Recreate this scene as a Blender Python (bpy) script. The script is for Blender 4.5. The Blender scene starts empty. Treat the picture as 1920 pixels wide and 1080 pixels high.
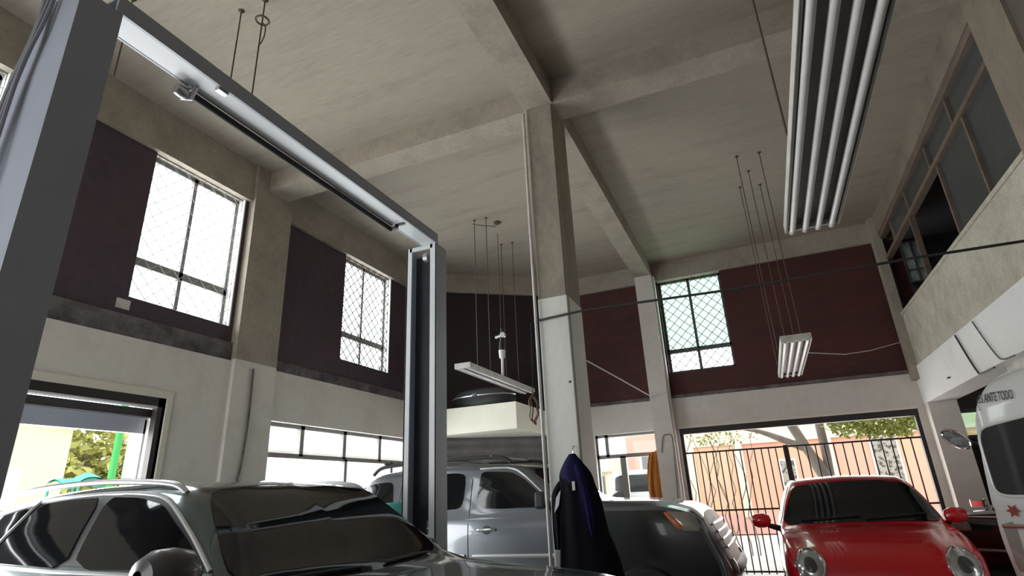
import bpy, bmesh, math, random
from mathutils import Vector, Matrix
from mathutils.bvhtree import BVHTree
random.seed(7)
scene = bpy.context.scene
COL = scene.collection
PI = math.pi

# ------------------------------------------------------------------ materials
def mat(name, col, rough=.6, metal=0., col2=None, scale=2., stretch=(1, 1, 1), lo=.35, hi=.65,
        bump=0., coat=0., spec=.5, grain=0., detail=6., emit=0.):
    m = bpy.data.materials.new(name); m.use_nodes = True
    nt = m.node_tree; N = nt.nodes; L = nt.links
    b = N['Principled BSDF']
    b.inputs['Base Color'].default_value = (*col, 1)
    b.inputs['Roughness'].default_value = rough
    b.inputs['Metallic'].default_value = metal
    b.inputs['Coat Weight'].default_value = coat
    b.inputs['Coat Roughness'].default_value = .06
    b.inputs['Specular IOR Level'].default_value = spec
    if col2 is not None or bump:
        tc = N.new('ShaderNodeTexCoord'); mp = N.new('ShaderNodeMapping')
        mp.inputs['Scale'].default_value = stretch
        L.new(tc.outputs['Object'], mp.inputs['Vector'])
        nz = N.new('ShaderNodeTexNoise'); nz.inputs['Scale'].default_value = scale
        nz.inputs['Detail'].default_value = detail; nz.inputs['Roughness'].default_value = .6
        L.new(mp.outputs['Vector'], nz.inputs['Vector'])
        if col2 is not None:
            mr = N.new('ShaderNodeMapRange'); mr.inputs['From Min'].default_value = lo; mr.inputs['From Max'].default_value = hi
            L.new(nz.outputs['Fac'], mr.inputs['Value'])
            mx = N.new('ShaderNodeMix'); mx.data_type = 'RGBA'
            mx.inputs['A'].default_value = (*col, 1); mx.inputs['B'].default_value = (*col2, 1)
            L.new(mr.outputs['Result'], mx.inputs['Factor'])
            out = mx.outputs['Result']
            if grain:
                n2 = N.new('ShaderNodeTexNoise'); n2.inputs['Scale'].default_value = scale * 9; n2.inputs['Detail'].default_value = 4
                L.new(mp.outputs['Vector'], n2.inputs['Vector'])
                r2 = N.new('ShaderNodeMapRange'); r2.inputs['From Min'].default_value = .3; r2.inputs['From Max'].default_value = .7
                r2.inputs['To Min'].default_value = 1 - grain; r2.inputs['To Max'].default_value = 1 + grain
                L.new(n2.outputs['Fac'], r2.inputs['Value'])
                m2 = N.new('ShaderNodeVectorMath'); m2.operation = 'SCALE'
                L.new(out, m2.inputs[0]); L.new(r2.outputs['Result'], m2.inputs['Scale'])
                out = m2.outputs['Vector']
            L.new(out, b.inputs['Base Color'])
        if bump:
            bp = N.new('ShaderNodeBump'); bp.inputs['Strength'].default_value = bump; bp.inputs['Distance'].default_value = .02
            L.new(nz.outputs['Fac'], bp.inputs['Height']); L.new(bp.outputs['Normal'], b.inputs['Normal'])
    return m

def glass_mat(name, tint=(.95, .97, .97), refl=.06):
    m = bpy.data.materials.new(name); m.use_nodes = True
    nt = m.node_tree; N = nt.nodes; L = nt.links
    N.remove(N['Principled BSDF'])
    t = N.new('ShaderNodeBsdfTransparent'); t.inputs['Color'].default_value = (*tint, 1)
    g = N.new('ShaderNodeBsdfGlossy'); g.inputs['Roughness'].default_value = .03
    fr = N.new('ShaderNodeFresnel'); fr.inputs['IOR'].default_value = 1.45
    mx = N.new('ShaderNodeMixShader')
    ge = N.new('ShaderNodeNewGeometry'); su = N.new('ShaderNodeMath'); su.operation = 'SUBTRACT'; su.inputs[0].default_value = 1.
    L.new(ge.outputs['Backfacing'], su.inputs[1]); mu = N.new('ShaderNodeMath'); mu.operation = 'MULTIPLY'
    L.new(fr.outputs['Fac'], mu.inputs[0]); L.new(su.outputs['Value'], mu.inputs[1])
    L.new(mu.outputs['Value'], mx.inputs['Fac']); L.new(t.outputs['BSDF'], mx.inputs[1]); L.new(g.outputs['BSDF'], mx.inputs[2])
    L.new(mx.outputs['Shader'], N['Material Output'].inputs['Surface'])
    return m

M = {}
M['ceiling'] = mat('ceiling_concrete', (.345, .305, .25), .85, col2=(.27, .235, .19), scale=1.1, stretch=(.5, 3.6, 1), lo=.5, hi=.78, grain=.07, bump=.10)
M['beam'] = mat('beam_concrete', (.34, .30, .245), .85, col2=(.25, .215, .175), scale=2.5, stretch=(1, 1, 1), lo=.45, hi=.75, grain=.08, bump=.08)
M['column_raw'] = mat('raw_column_concrete', (.34, .295, .235), .85, col2=(.20, .17, .14), scale=2.2, stretch=(1, 1, .5), lo=.4, hi=.75, grain=.1)
M['column_paint'] = mat('pale_column_paint', (.69, .70, .66), .6, col2=(.57, .56, .52), scale=3, stretch=(1, 1, .4), lo=.5, hi=.85, grain=.03)
M['wall_pale'] = mat('pale_wall_paint', (.66, .63, .575), .75, col2=(.55, .515, .46), scale=1.5, lo=.5, hi=.8, grain=.03)
M['wall_warm'] = mat('warm_wall_paint', (.60, .57, .525), .7, col2=(.50, .47, .42), scale=1.3, lo=.5, hi=.8, grain=.03)
M['wall_white'] = mat('whitewashed_beam_paint', (.84, .84, .83), .65, col2=(.72, .72, .70), scale=1.2, lo=.5, hi=.85, grain=.02)
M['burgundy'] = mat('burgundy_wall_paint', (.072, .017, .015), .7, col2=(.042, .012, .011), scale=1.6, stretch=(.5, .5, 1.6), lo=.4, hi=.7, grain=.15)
M['burgundy_left'] = mat('hazed_burgundy_paint', (.070, .042, .055), .7, col2=(.052, .040, .054), scale=1.2, lo=.4, hi=.7, grain=.12)  # burgundy greyed to carry the lens-flare haze over this wall
M['burgundy_shaded'] = mat('shaded_burgundy_paint', (.028, .013, .014), .7, col2=(.016, .011, .012), scale=1.5)  # burgundy with the corner's shade put into the colour
M['soot'] = mat('sooty_plaster', (.17, .15, .155), .85, col2=(.06, .052, .055), scale=4, lo=.35, hi=.65, grain=.15, bump=.2)
M['block'] = mat('rough_block_render', (.56, .53, .45), .9, col2=(.42, .39, .31), scale=4, lo=.4, hi=.7, grain=.14, bump=.35)
M['pier'] = mat('brown_stained_concrete', (.25, .205, .16), .85, col2=(.17, .14, .11), scale=2.2, stretch=(1, 1, .6), lo=.4, hi=.75, grain=.08)
M['wood'] = mat('brown_frame_wood', (.20, .15, .115), .6, col2=(.13, .095, .075), scale=4, stretch=(1, .3, 1), grain=.1)
M['steel_frame'] = mat('grey_window_steel', (.22, .21, .20), .55, col2=(.28, .16, .13), scale=5, lo=.55, hi=.7)
M['dark_frame'] = mat('dark_window_steel', (.10, .105, .10), .5)
M['black_steel'] = mat('black_painted_steel', (.018, .014, .014), .5)
M['grille_bar'] = mat('thin_grille_wire', (.40, .40, .39), .5, metal=.3)
M['casing'] = mat('cream_door_casing', (.66, .62, .52), .7)
M['shutter'] = mat('dark_roller_shutter_steel', (.21, .205, .20), .42, metal=.2, col2=(.15, .145, .14), scale=4)
M['brown_wall'] = mat('dull_brown_wall_paint', (.13, .11, .09), .8, col2=(.10, .085, .07), scale=1.5)  # unseen front part of the right wall, darkened to cut bounce light
M['floor'] = mat('worn_workshop_floor', (.27, .255, .235), .5, col2=(.17, .16, .15), scale=.9, lo=.4, hi=.7, grain=.08)
M['glass'] = glass_mat('clear_window_glass')
M['glass_green'] = glass_mat('pale_green_window_glass', (.58, .70, .62))
M['dusty_pane'] = mat('dusty_dark_pane', (.048, .056, .056), .2, spec=.5, col2=(.065, .072, .07), scale=1.2)
M['lift'] = mat('blue_grey_lift_enamel', (.40, .435, .51), .42, col2=(.34, .37, .435), scale=1.2, coat=.15)
M['lift_pale'] = mat('pale_lift_enamel', (.68, .71, .74), .38, col2=(.6, .63, .65), scale=1.4, coat=.15)
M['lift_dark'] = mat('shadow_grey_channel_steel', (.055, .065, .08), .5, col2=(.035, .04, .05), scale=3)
M['rubber'] = mat('black_rubber', (.015, .015, .016), .65)
M['hose'] = mat('grey_hose', (.20, .21, .24), .5)
M['cable'] = mat('dark_cable', (.03, .027, .025), .6)
M['rod'] = mat('rusty_hanger_wire', (.10, .075, .055), .6, metal=.4)
M['string'] = mat('pale_cord', (.55, .50, .46), .8)
M['enamel'] = mat('white_lamp_enamel', (.62, .61, .58), .45, col2=(.48, .46, .42), scale=6)
M['enamel_grey'] = mat('grey_lamp_tray', (.30, .295, .285), .5, col2=(.22, .21, .20), scale=5)
M['tube'] = mat('frosted_unlit_tube', (.80, .80, .79), .3, col2=(.70, .69, .67), scale=8, coat=.2)
M['chrome'] = mat('chrome', (.75, .75, .76), .12, metal=1.)
M['silver'] = mat('silver_trim', (.62, .64, .66), .28, metal=.8)
M['mirror_face'] = mat('mottled_mirror_glass', (.16, .16, .155), .25, metal=.4, col2=(.05, .05, .05), scale=14, lo=.4, hi=.6)  # uneven mottle of two greys over the mirror glass
M['suv_paint'] = mat('dark_teal_grey_car_paint', (.075, .105, .105), .3, metal=.55, coat=1.)
M['hood_paint'] = mat('mid_grey_car_paint', (.12, .125, .13), .3, metal=.5, coat=1.)
M['truck_paint'] = mat('steel_grey_car_paint', (.14, .152, .17), .34, metal=.5, coat=.9)
M['fender_paint'] = mat('charcoal_car_paint', (.022, .023, .026), .32, metal=.1, coat=.35)
M['red_paint'] = mat('dark_red_car_paint', (.60, .004, .012), .25, metal=.0, coat=1.)
M['white_paint'] = mat('dull_white_car_paint', (.80, .80, .79), .3, coat=.6, col2=(.72, .72, .71), scale=1.)
M['black_paint'] = mat('black_car_paint', (.012, .012, .013), .15, coat=1.)
M['tint'] = mat('tinted_car_glass', (.007, .008, .009), .04, spec=.5)
M['tint_smoke'] = mat('smoked_car_glass', (.035, .037, .04), .05, spec=.6)
M['plastic'] = mat('black_plastic', (.018, .018, .02), .45)
M['grey_plastic'] = mat('dark_grey_plastic', (.06, .06, .065), .4, coat=.2)
M['lens'] = mat('clear_headlamp_lens', (.30, .28, .25), .12, coat=1., spec=.6)
M['lens_bowl'] = mat('silver_lamp_bowl', (.55, .56, .56), .2, metal=.7)
M['amber'] = mat('amber_lens', (.55, .16, .05), .2, coat=1.)
M['teal'] = mat('teal_plastic', (.10, .42, .36), .45)
M['navy'] = mat('navy_work_cloth', (.004, .004, .009), .9, spec=.15)
M['blue'] = mat('deep_blue_cloth', (.011, .009, .062), .85, col2=(.008, .007, .04), scale=6, spec=.2)
M['reflective'] = mat('silver_reflective_tape', (.65, .66, .66), .4)
M['orange_cloth'] = mat('orange_tarp_cloth', (.50, .19, .03), .8, col2=(.33, .11, .015), scale=5, stretch=(4, 4, .6), lo=.4, hi=.65)
M['lettering'] = mat('grey_lettering', (.10, .10, .10), .5)
M['red_lettering'] = mat('red_lettering', (.34, .05, .035), .5)
M['plaster_cream'] = mat('cream_slab_paint', (.80, .77, .66), .65, col2=(.68, .65, .55), scale=2, lo=.5, hi=.85)
M['ground_out'] = mat('pale_yard_paving', (.60, .58, .55), .9, col2=(.50, .48, .46), scale=1.5)
M['salmon'] = mat('salmon_house_paint', (.80, .44, .29), .85, col2=(.82, .40, .31), scale=.5, lo=.35, hi=.7)
M['ochre'] = mat('pale_apricot_paint', (.82, .50, .31), .85, col2=(.80, .47, .33), scale=.6)
M['cream_out'] = mat('cream_house_paint', (.80, .74, .58), .85, col2=(.72, .66, .52), scale=.8)
M['pink_out'] = mat('pink_wall_base', (.74, .42, .35), .9)
M['white_out'] = mat('white_house_paint', (.86, .86, .84), .85)
M['yellow_out'] = mat('pale_yellow_house_paint', (.84, .80, .58), .85)
M['speckle'] = mat('lattice_window_screen', (.38, .36, .30), .9, col2=(.10, .09, .08), scale=9, lo=.5, hi=.56)
M['bark'] = mat('grey_bark', (.30, .27, .23), .9, col2=(.21, .185, .155), scale=5, stretch=(1, 1, .3), bump=.3)
M['leaf'] = mat('yellow_green_leaf', (.42, .44, .10), .7, col2=(.22, .28, .06), scale=2.)
M['leaf2'] = mat('olive_leaf', (.30, .33, .08), .7, col2=(.48, .46, .15), scale=3.)
M['green_post'] = mat('bright_green_paint', (.10, .62, .16), .6)
M['aqua'] = mat('aqua_tarp', (.12, .55, .42), .7)
M['pinkbox'] = mat('dusty_pink_bundle', (.50, .25, .22), .85, col2=(.33, .17, .14), scale=6)
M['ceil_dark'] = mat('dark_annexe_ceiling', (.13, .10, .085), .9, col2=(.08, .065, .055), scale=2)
M['brown_reel'] = mat('copper_brown_cable', (.20, .10, .055), .6)
M['green_wire'] = mat('green_cable', (.04, .15, .11), .6)
M['teal_pane'] = mat('patterned_teal_pane', (.22, .36, .36), .3, col2=(.42, .55, .55), scale=9, lo=.42, hi=.6)
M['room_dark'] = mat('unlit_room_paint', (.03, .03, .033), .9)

# ------------------------------------------------------------------ object helpers
def children_world(o):
    p = Vector((0, 0, 0))
    while o is not None:
        p += Vector(o.location); o = o.parent
    return p

def tag(o, label=None, cat=None, group=None, kind=None):
    if label: o['label'] = label
    if cat: o['category'] = cat
    if group: o['group'] = group
    if kind: o['kind'] = kind
    return o

def thing(name, label, cat, loc=(0, 0, 0), rotz=0., group=None):
    o = bpy.data.objects.new(name, None); COL.objects.link(o)
    o.location = loc; o.rotation_euler = (0, 0, rotz); o.empty_display_size = .2
    return tag(o, label, cat, group)

class MB:
    def __init__(s): s.v = []; s.f = []; s.smooth = []
    def add(s, vs, fs, smooth=False):
        n = len(s.v); s.v += [tuple(v) for v in vs]; s.f += [tuple(i + n for i in f) for f in fs]; s.smooth += [smooth] * len(fs)
        return s
    def box(s, x0, x1, y0, y1, z0, z1):
        if x0 > x1: x0, x1 = x1, x0
        if y0 > y1: y0, y1 = y1, y0
        if z0 > z1: z0, z1 = z1, z0
        return s.add([(x0, y0, z0), (x1, y0, z0), (x1, y1, z0), (x0, y1, z0), (x0, y0, z1), (x1, y0, z1), (x1, y1, z1), (x0, y1, z1)],
                     [(0, 3, 2, 1), (4, 5, 6, 7), (0, 1, 5, 4), (1, 2, 6, 5), (2, 3, 7, 6), (3, 0, 4, 7)])
    def prism(s, pts, z0, z1):                       # pts in xy, counter clockwise
        n = len(pts)
        vs = [(x, y, z0) for x, y in pts] + [(x, y, z1) for x, y in pts]
        fs = [tuple(range(n - 1, -1, -1)), tuple(range(n, 2 * n))] + [(i, (i + 1) % n, n + (i + 1) % n, n + i) for i in range(n)]
        return s.add(vs, fs)
    def tube(s, pts, r, n=8, caps=True):
        pts = [Vector(p) for p in pts]; k = len(pts); vs = []; fs = []
        rr = r if isinstance(r, (list, tuple)) else [r] * k
        up = None
        for i, p in enumerate(pts):
            d = (pts[min(i + 1, k - 1)] - pts[max(i - 1, 0)]).normalized()
            if up is None:
                up = Vector((0, 0, 1)) if abs(d.z) < .9 else Vector((1, 0, 0))
            a = d.cross(up)
            if a.length < 1e-5: a = d.cross(Vector((0, 1, 0)))
            a.normalize(); b = d.cross(a).normalized(); up = -b
            for j in range(n):
                t = 2 * PI * j / n
                vs.append(p + a * (math.cos(t) * rr[i]) + b * (math.sin(t) * rr[i]))
        for i in range(k - 1):
            for j in range(n):
                fs.append((i * n + j, i * n + (j + 1) % n, (i + 1) * n + (j + 1) % n, (i + 1) * n + j))
        s.add(vs, fs, True)
        if caps:
            m = len(s.v) - len(vs)
            s.f += [tuple(m + j for j in range(n - 1, -1, -1)), tuple(m + (k - 1) * n + j for j in range(n))]; s.smooth += [False, False]
        return s
    def lathe(s, prof, c=(0, 0, 0), axis='z', n=24):
        vs = []; fs = []; k = len(prof)
        for r, h in prof:
            for j in range(n):
                t = 2 * PI * j / n; a, b = math.cos(t) * r, math.sin(t) * r
                p = (a, b, h) if axis == 'z' else ((h, a, b) if axis == 'x' else (b, h, a))
                vs.append((p[0] + c[0], p[1] + c[1], p[2] + c[2]))
        for i in range(k - 1):
            for j in range(n):
                fs.append((i * n + j, i * n + (j + 1) % n, (i + 1) * n + (j + 1) % n, (i + 1) * n + j))
        fs.append(tuple(range(n - 1, -1, -1))); fs.append(tuple((k - 1) * n + j for j in range(n)))
        return s.add(vs, fs, True)
    def build(s, name, m, parent=None, local=False, bevel=0., base=None):
        off = Vector((0, 0, 0))
        if parent is not None and not local: off = children_world(parent)
        if parent is None and not local:
            if base is None:
                xs = [v[0] for v in s.v]; ys = [v[1] for v in s.v]; zs = [v[2] for v in s.v]
                base = ((min(xs) + max(xs)) / 2, (min(ys) + max(ys)) / 2, min(zs))
            off = Vector(base)
        me = bpy.data.meshes.new(name)
        me.from_pydata([(v[0] - off.x, v[1] - off.y, v[2] - off.z) for v in s.v], [], s.f)
        bm = bmesh.new(); bm.from_mesh(me); bmesh.ops.recalc_face_normals(bm, faces=bm.faces[:])
        if bevel:
            bmesh.ops.bevel(bm, geom=[e for e in bm.edges if len(e.link_faces) == 2 and e.calc_face_angle(0) > .6], offset=bevel, segments=2, affect='EDGES', profile=.5)
        bm.to_mesh(me); bm.free()
        if any(s.smooth):
            me.polygons.foreach_set('use_smooth', [True] * len(me.polygons))
            me.set_sharp_from_angle(angle=math.radians(38))
        me.materials.append(m if not isinstance(m, str) else M[m])
        o = bpy.data.objects.new(name, me); COL.objects.link(o)
        if parent is not None: o.parent = parent
        elif not local: o.location = off
        return o

def box(*a): return MB().box(*a)
def tube(pts, r, n=8): return MB().tube(pts, r, n)
def struct(o): o['kind'] = 'structure'; return o

def obox(center, ax, ay, az, m=None):                # oriented box: half vectors
    c = Vector(center); ax = Vector(ax); ay = Vector(ay); az = Vector(az)
    mb = m or MB()
    vs = [c + ax * i + ay * j + az * k for k in (-1, 1) for j in (-1, 1) for i in (-1, 1)]
    mb.add(vs, [(0, 2, 3, 1), (4, 5, 7, 6), (0, 1, 5, 4), (1, 3, 7, 5), (3, 2, 6, 7), (2, 0, 4, 6)])
    return mb

def cr(ps, n):                                        # Catmull-Rom through ps, n samples
    out = []; k = len(ps) - 1
    for i in range(n):
        t = i / (n - 1) * k; j = min(int(t), k - 1); u = t - j
        p0, p1, p2, p3 = ps[max(j - 1, 0)], ps[j], ps[j + 1], ps[min(j + 2, k)]
        out.append(tuple(.5 * (2 * b + (c - a) * u + (2 * a - 5 * b + 4 * c - d) * u * u + (3 * b - a - 3 * c + d) * u ** 3) for a, b, c, d in zip(p0, p1, p2, p3)))
    return out

def copy_tree(o, parent=None):
    c = o.copy(); COL.objects.link(c)
    if parent is not None: c.parent = parent
    for ch in list(o.children): copy_tree(ch, c)
    return c

# ------------------------------------------------------------------ room constants (metres; camera stands at x=0, y=0)
XL, XR, YB, ZC, YF = -5.6, 2.47, 11.02, 5.76, -3.0
BZ = 5.46                                             # underside of the ceiling beams

# floor, yard, ceiling
struct(box(XL - .3, 6.6, YF, YB + .25, -.15, 0).build('floor', 'floor'))
struct(box(-40, XL - .3, -14, 50, -.2, -.03).build('ground_left', 'ground_out'))
struct(box(XL - .3, 40, YB + .25, 50, -.2, -.03).build('ground_back', 'ground_out'))
struct(box(-40, 40, -14, YF, -.2, -.03).build('ground_front', 'ground_out'))
struct(box(XL - .3, XR + .3, YF, YB + .25, ZC, ZC + .25).build('ceiling', 'ceiling'))

# ---- left wall (inner face XL, thickness .3), openings: loading door, window row, three upper windows
XO = XL - .3
w = MB()
DY0, DY1, DZ = .35, 3.99, 2.53                        # loading door
RY0, RY1, RZ0, RZ1 = 5.39, 8.75, .95, 2.45            # window row
w.box(XO, XL, YF, DY0, 0, 3.08); w.box(XO, XL, DY0, DY1, DZ, 3.08)
w.box(XO, XL, DY1, RY0, 0, 3.08); w.box(XO, XL, RY0, RY1, 0, RZ0); w.box(XO, XL, RY0, RY1, RZ1, 3.08)
w.box(XO, XL, RY1, 9.3, 0, 3.08)
struct(w.build('wall_left', 'wall_pale'))
UW = [(.75, 2.06), (3.47, 4.70), (6.73, 7.97)]        # upper windows
UZ0, UZ1 = 3.50, 5.22
w = MB(); xi = XL - .06; prev = YF
for a, b in UW:
    w.box(XO, xi, prev, a, 3.08, 5.22); w.box(XO, xi, a, b, 3.08, UZ0); prev = b
w.box(XO, xi, prev, 9.3, 3.08, 5.22)
struct(w.build('wall_left_panel', 'burgundy_left'))
struct(box(XO, XL, YF, 9.3, 5.22, ZC).build('trim_1', 'beam'))
struct(box(XO, XL - .02, YF, 4.75, 3.08, 3.30).build('trim_2', 'soot'))
struct(box(XO, XL - .02, 5.40, 9.2, 3.05, 3.22).build('trim_3', 'soot'))
struct(box(XL - .06, XL + .05, 4.76, 5.40, 3.1, ZC).build('trim_4', 'beam'))
struct(box(XL - .02, XL + .05, 4.76, 5.40, 0, 3.1).build('trim_5', 'wall_pale'))

# ---- angled corner wall
A0 = Vector((-5.6, 9.17, 0)); A1 = Vector((-3.1, YB, 0)); dA = (A1 - A0).normalized(); nA = Vector((dA.y, -dA.x, 0))   # nA points into the room
def aw(t0, t1, z0, z1, d0=0., d1=-.25):
    p = [A0 + dA * t0 + nA * d0, A0 + dA * t1 + nA * d0, A0 + dA * t1 + nA * d1, A0 + dA * t0 + nA * d1]
    return MB().prism([(q.x, q.y) for q in p], z0, z1)
LA = (A1 - A0).length
struct(aw(-.15, LA + .15, 2.95, 5.36, -.05).build('wall_corner', 'burgundy_shaded'))
struct(aw(-.15, LA + .15, 5.36, ZC).build('trim_6', 'beam'))
w = aw(-.15, .25, 0, 2.95); q = aw(2.82, LA + .15, 0, 2.95); w.add(q.v, q.f); q = aw(.25, 2.82, 2.5, 2.95); w.add(q.v, q.f)
struct(w.build('wall_corner_lower', 'wall_pale'))
sh = MB(); nz_ = 15
for i in range(nz_):
    z = i * 2.5 / nz_; dz = 2.5 / nz_
    for u0, u1, d in ((0, .14, -.13), (.14, .34, -.10), (.34, .66, -.075), (.66, .86, -.10), (.86, 1., -.13)):
        q = aw(.27, 2.80, z + u0 * dz, z + u1 * dz, d, -.14); sh.add(q.v, q.f)
t = sh.build('roller_shutter', 'shutter')
tag(t, 'dark ribbed roller shutter closed in the angled corner, under the cream ledge', 'roller shutter')

# ---- back wall
BT = YB + .3
GX0, GX1, GZ = -1.37, 2.37, 2.46                      # gate opening
LX0, LX1, LZ0, LZ1 = -2.98, -1.79, .95, 2.47          # low window
w = MB()
w.box(-3.3, LX0, YB, BT, 0, 3.06); w.box(LX0, LX1, YB, BT, 0, LZ0); w.box(LX0, LX1, YB, BT, LZ1, 3.06)
w.box(LX1, GX0, YB, BT, 0, 3.06); w.box(GX0, GX1, YB, BT, GZ, 3.06); w.box(GX1, 2.8, YB, BT, 0, 3.06)
struct(w.build('wall_back', 'wall_warm'))
WX0, WX1, WZ0, WZ1 = -1.40, -.20, 3.50, 5.38          # upper window
w = MB(); yi = YB + .06
w.box(-3.3, WX0, yi, BT, 3.06, 5.38); w.box(WX0, WX1, yi, BT, 3.06, WZ0); w.box(WX1, 2.8, yi, BT, 3.06, 5.38)
struct(w.build('wall_back_panel', 'burgundy'))
struct(box(-3.3, 2.8, YB, BT, 5.38, ZC).build('trim_7', 'beam'))
struct(box(-3.3, 2.8, YB - .02, YB + .06, 3.02, 3.08).build('trim_8', 'soot'))
struct(box(GX0, GX1, YB - .015, YB + .02, GZ, GZ + .035).build('trim_9', 'casing'))
struct(box(-1.79, -1.46, YB - .22, YB, 0, BZ).build('trim_10', 'wall_warm'))
struct(box(-1.46, -1.425, YB - .12, YB, 0, BZ).build('trim_11', 'wall_white'))
struct(box(2.39, XR + .05, YB - .22, YB, 2.9, ZC).build('trim_12', 'beam'))

# ---- right wall: pale lower beam, rough parapet, clerestory, pier, stub wall, annexe
XT = XR + .25
struct(box(XR, XR + .38, 5.5, YB, 2.52, 3.10).build('trim_13', 'wall_white'))
struct(box(XR + .02, XT, 5.5, YB, 3.10, 3.98).build('wall_right', 'block'))
struct(box(XR, XR + .05, 5.5, YB, 3.94, 3.99).build('trim_14', 'block'))
struct(box(XR, XT, YF, YB, 5.42, ZC).build('trim_15', 'pier'))
struct(box(XR - .03, XT, 4.93, 5.5, 0, ZC).build('trim_16', 'pier'))
struct(box(XR, XT, YF, 4.93, 0, 5.42).build('wall_right_front', 'brown_wall'))
struct(box(XR, XR + .38, 10.78, YB, 0, 2.52).build('wall_right_stub', 'wall_pale'))
# clerestory window
cw = thing('window_5', None, None, (XR + .08, 8.1, 3.98)); struct(cw)
fr = MB(); x0, x1 = XR + .05, XR + .12
ZT = 4.98
fr.box(x0 - .03, x1, 5.5, YB, 5.34, 5.42); fr.box(x0, x1, 5.5, YB, 3.98, 4.02); fr.box(x0 - .02, x1, 5.5, YB, ZT - .03, ZT + .03)
MU = [6.50, 7.55, 9.10]
for y in MU: fr.box(x0, x1, y - .02, y + .02, 3.98, ZT)
for y in (6.75, 7.75, 9.0, 10.1): fr.box(x0, x1, y - .02, y + .02, ZT, 5.36)
fr.box(x0, x1, YB - .05, YB, 3.98, 5.4)
fr.build('window_frame', 'wood', cw)
for a, b in ((5.52, 6.48), (6.52, 7.53)): box(x0 + .03, x0 + .04, a, b, 4.02, ZT - .03).build('pane', 'dusty_pane', cw)
for a, b in ((5.52, 6.73), (6.77, 7.73), (7.77, 8.98), (9.02, 10.08)): box(x0 + .03, x0 + .04, a, b, ZT + .03, 5.34).build('pane', 'dusty_pane', cw)
# room behind the clerestory, its far window
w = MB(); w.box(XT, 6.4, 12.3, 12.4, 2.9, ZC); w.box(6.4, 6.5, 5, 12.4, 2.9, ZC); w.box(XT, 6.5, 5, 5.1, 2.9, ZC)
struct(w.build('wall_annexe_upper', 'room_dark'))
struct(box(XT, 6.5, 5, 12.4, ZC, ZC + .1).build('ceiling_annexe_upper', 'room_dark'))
fw = box(3.10, 3.44, 12.26, 12.30, 4.90, 5.70).build('window_6', 'teal_pane'); struct(fw)
wm = MB()
for x in (3.10, 3.27, 3.44): wm.box(x - .01, x + .01, 12.23, 12.27, 4.90, 5.70)
for z in (4.90, 5.14, 5.70): wm.box(3.10, 3.44, 12.23, 12.27, z - .01, z + .01)
wm.build('window_frame', 'dark_frame', fw)
# annexe at ground level
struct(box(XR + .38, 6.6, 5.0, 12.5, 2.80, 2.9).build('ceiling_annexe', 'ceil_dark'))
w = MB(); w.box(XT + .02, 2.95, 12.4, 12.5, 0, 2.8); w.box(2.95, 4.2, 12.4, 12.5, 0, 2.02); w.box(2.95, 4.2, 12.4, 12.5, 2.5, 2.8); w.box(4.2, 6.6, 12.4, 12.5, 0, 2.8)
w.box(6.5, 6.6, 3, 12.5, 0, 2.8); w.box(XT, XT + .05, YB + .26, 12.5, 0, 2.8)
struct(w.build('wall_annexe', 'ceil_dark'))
an = thing('window_7', None, None, (3.5, 12.42, 2.02)); struct(an)
wm = MB()
for z in (2.04, 2.48): wm.box(2.95, 4.2, 12.38, 12.44, z - .03, z + .03)
for x in (2.97, 3.6, 4.18): wm.box(x - .02, x + .02, 12.38, 12.44, 2.02, 2.5)
wm.build('window_frame', 'dark_frame', an); box(2.97, 4.18, 12.42, 12.43, 2.05, 2.47).build('pane', 'glass_green', an)
struct(box(XT, 6.6, YB + .25, 12.5, -.15, 0).build('floor_annexe', 'floor'))

# ---- front wall behind the viewer: bay opened on the left to let light in, closed on the right
w = MB(); w.box(XO, XL + .4, YF - .2, YF, 0, ZC); w.box(XL + .4, -1.9, YF - .2, YF, 3.5, ZC); w.box(-1.9, XT, YF - .2, YF, 0, ZC)
struct(w.build('wall_front', 'wall_pale'))

# ---- ceiling beams
struct(box(-1.79, -1.47, YF, 4.96, BZ, ZC).build('trim_17', 'beam'))
struct(box(-1.79, -1.47, 5.30, YB, BZ, ZC).build('trim_18', 'beam'))
struct(box(XL, XR, 4.96, 5.30, BZ, ZC).build('trim_19', 'beam'))

# ------------------------------------------------------------------ windows of the left wall and back wall
def lattice(mb, u0, u1, v0, v1, step, place, r):      # diamond bars clipped to a rectangle
    for s in (1, -1):
        k = -((v1 - v0) + (u1 - u0))
        while k < (u1 - u0) + (v1 - v0):
            # line: u = u0 + k + s*(v - v0) (s=1) ; u = u1 - k - ... by mirroring
            pts = []
            va, vb = v0, v1
            ua, ub = u0 + k, u0 + k + (v1 - v0)
            # clip to u0..u1
            ta, tb = 0., 1.
            L = v1 - v0
            if ub > ua:
                ta = max(ta, (u0 - ua) / (ub - ua)); tb = min(tb, (u1 - ua) / (ub - ua))
            if tb - ta > .02:
                a = (ua + (ub - ua) * ta, va + L * ta); b = (ua + (ub - ua) * tb, va + L * tb)
                if s == -1: a = (u0 + u1 - a[0], a[1]); b = (u0 + u1 - b[0], b[1])
                mb.tube([place(*a), place(*b)], r, 5, caps=False)
            k += step
    return mb

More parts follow.
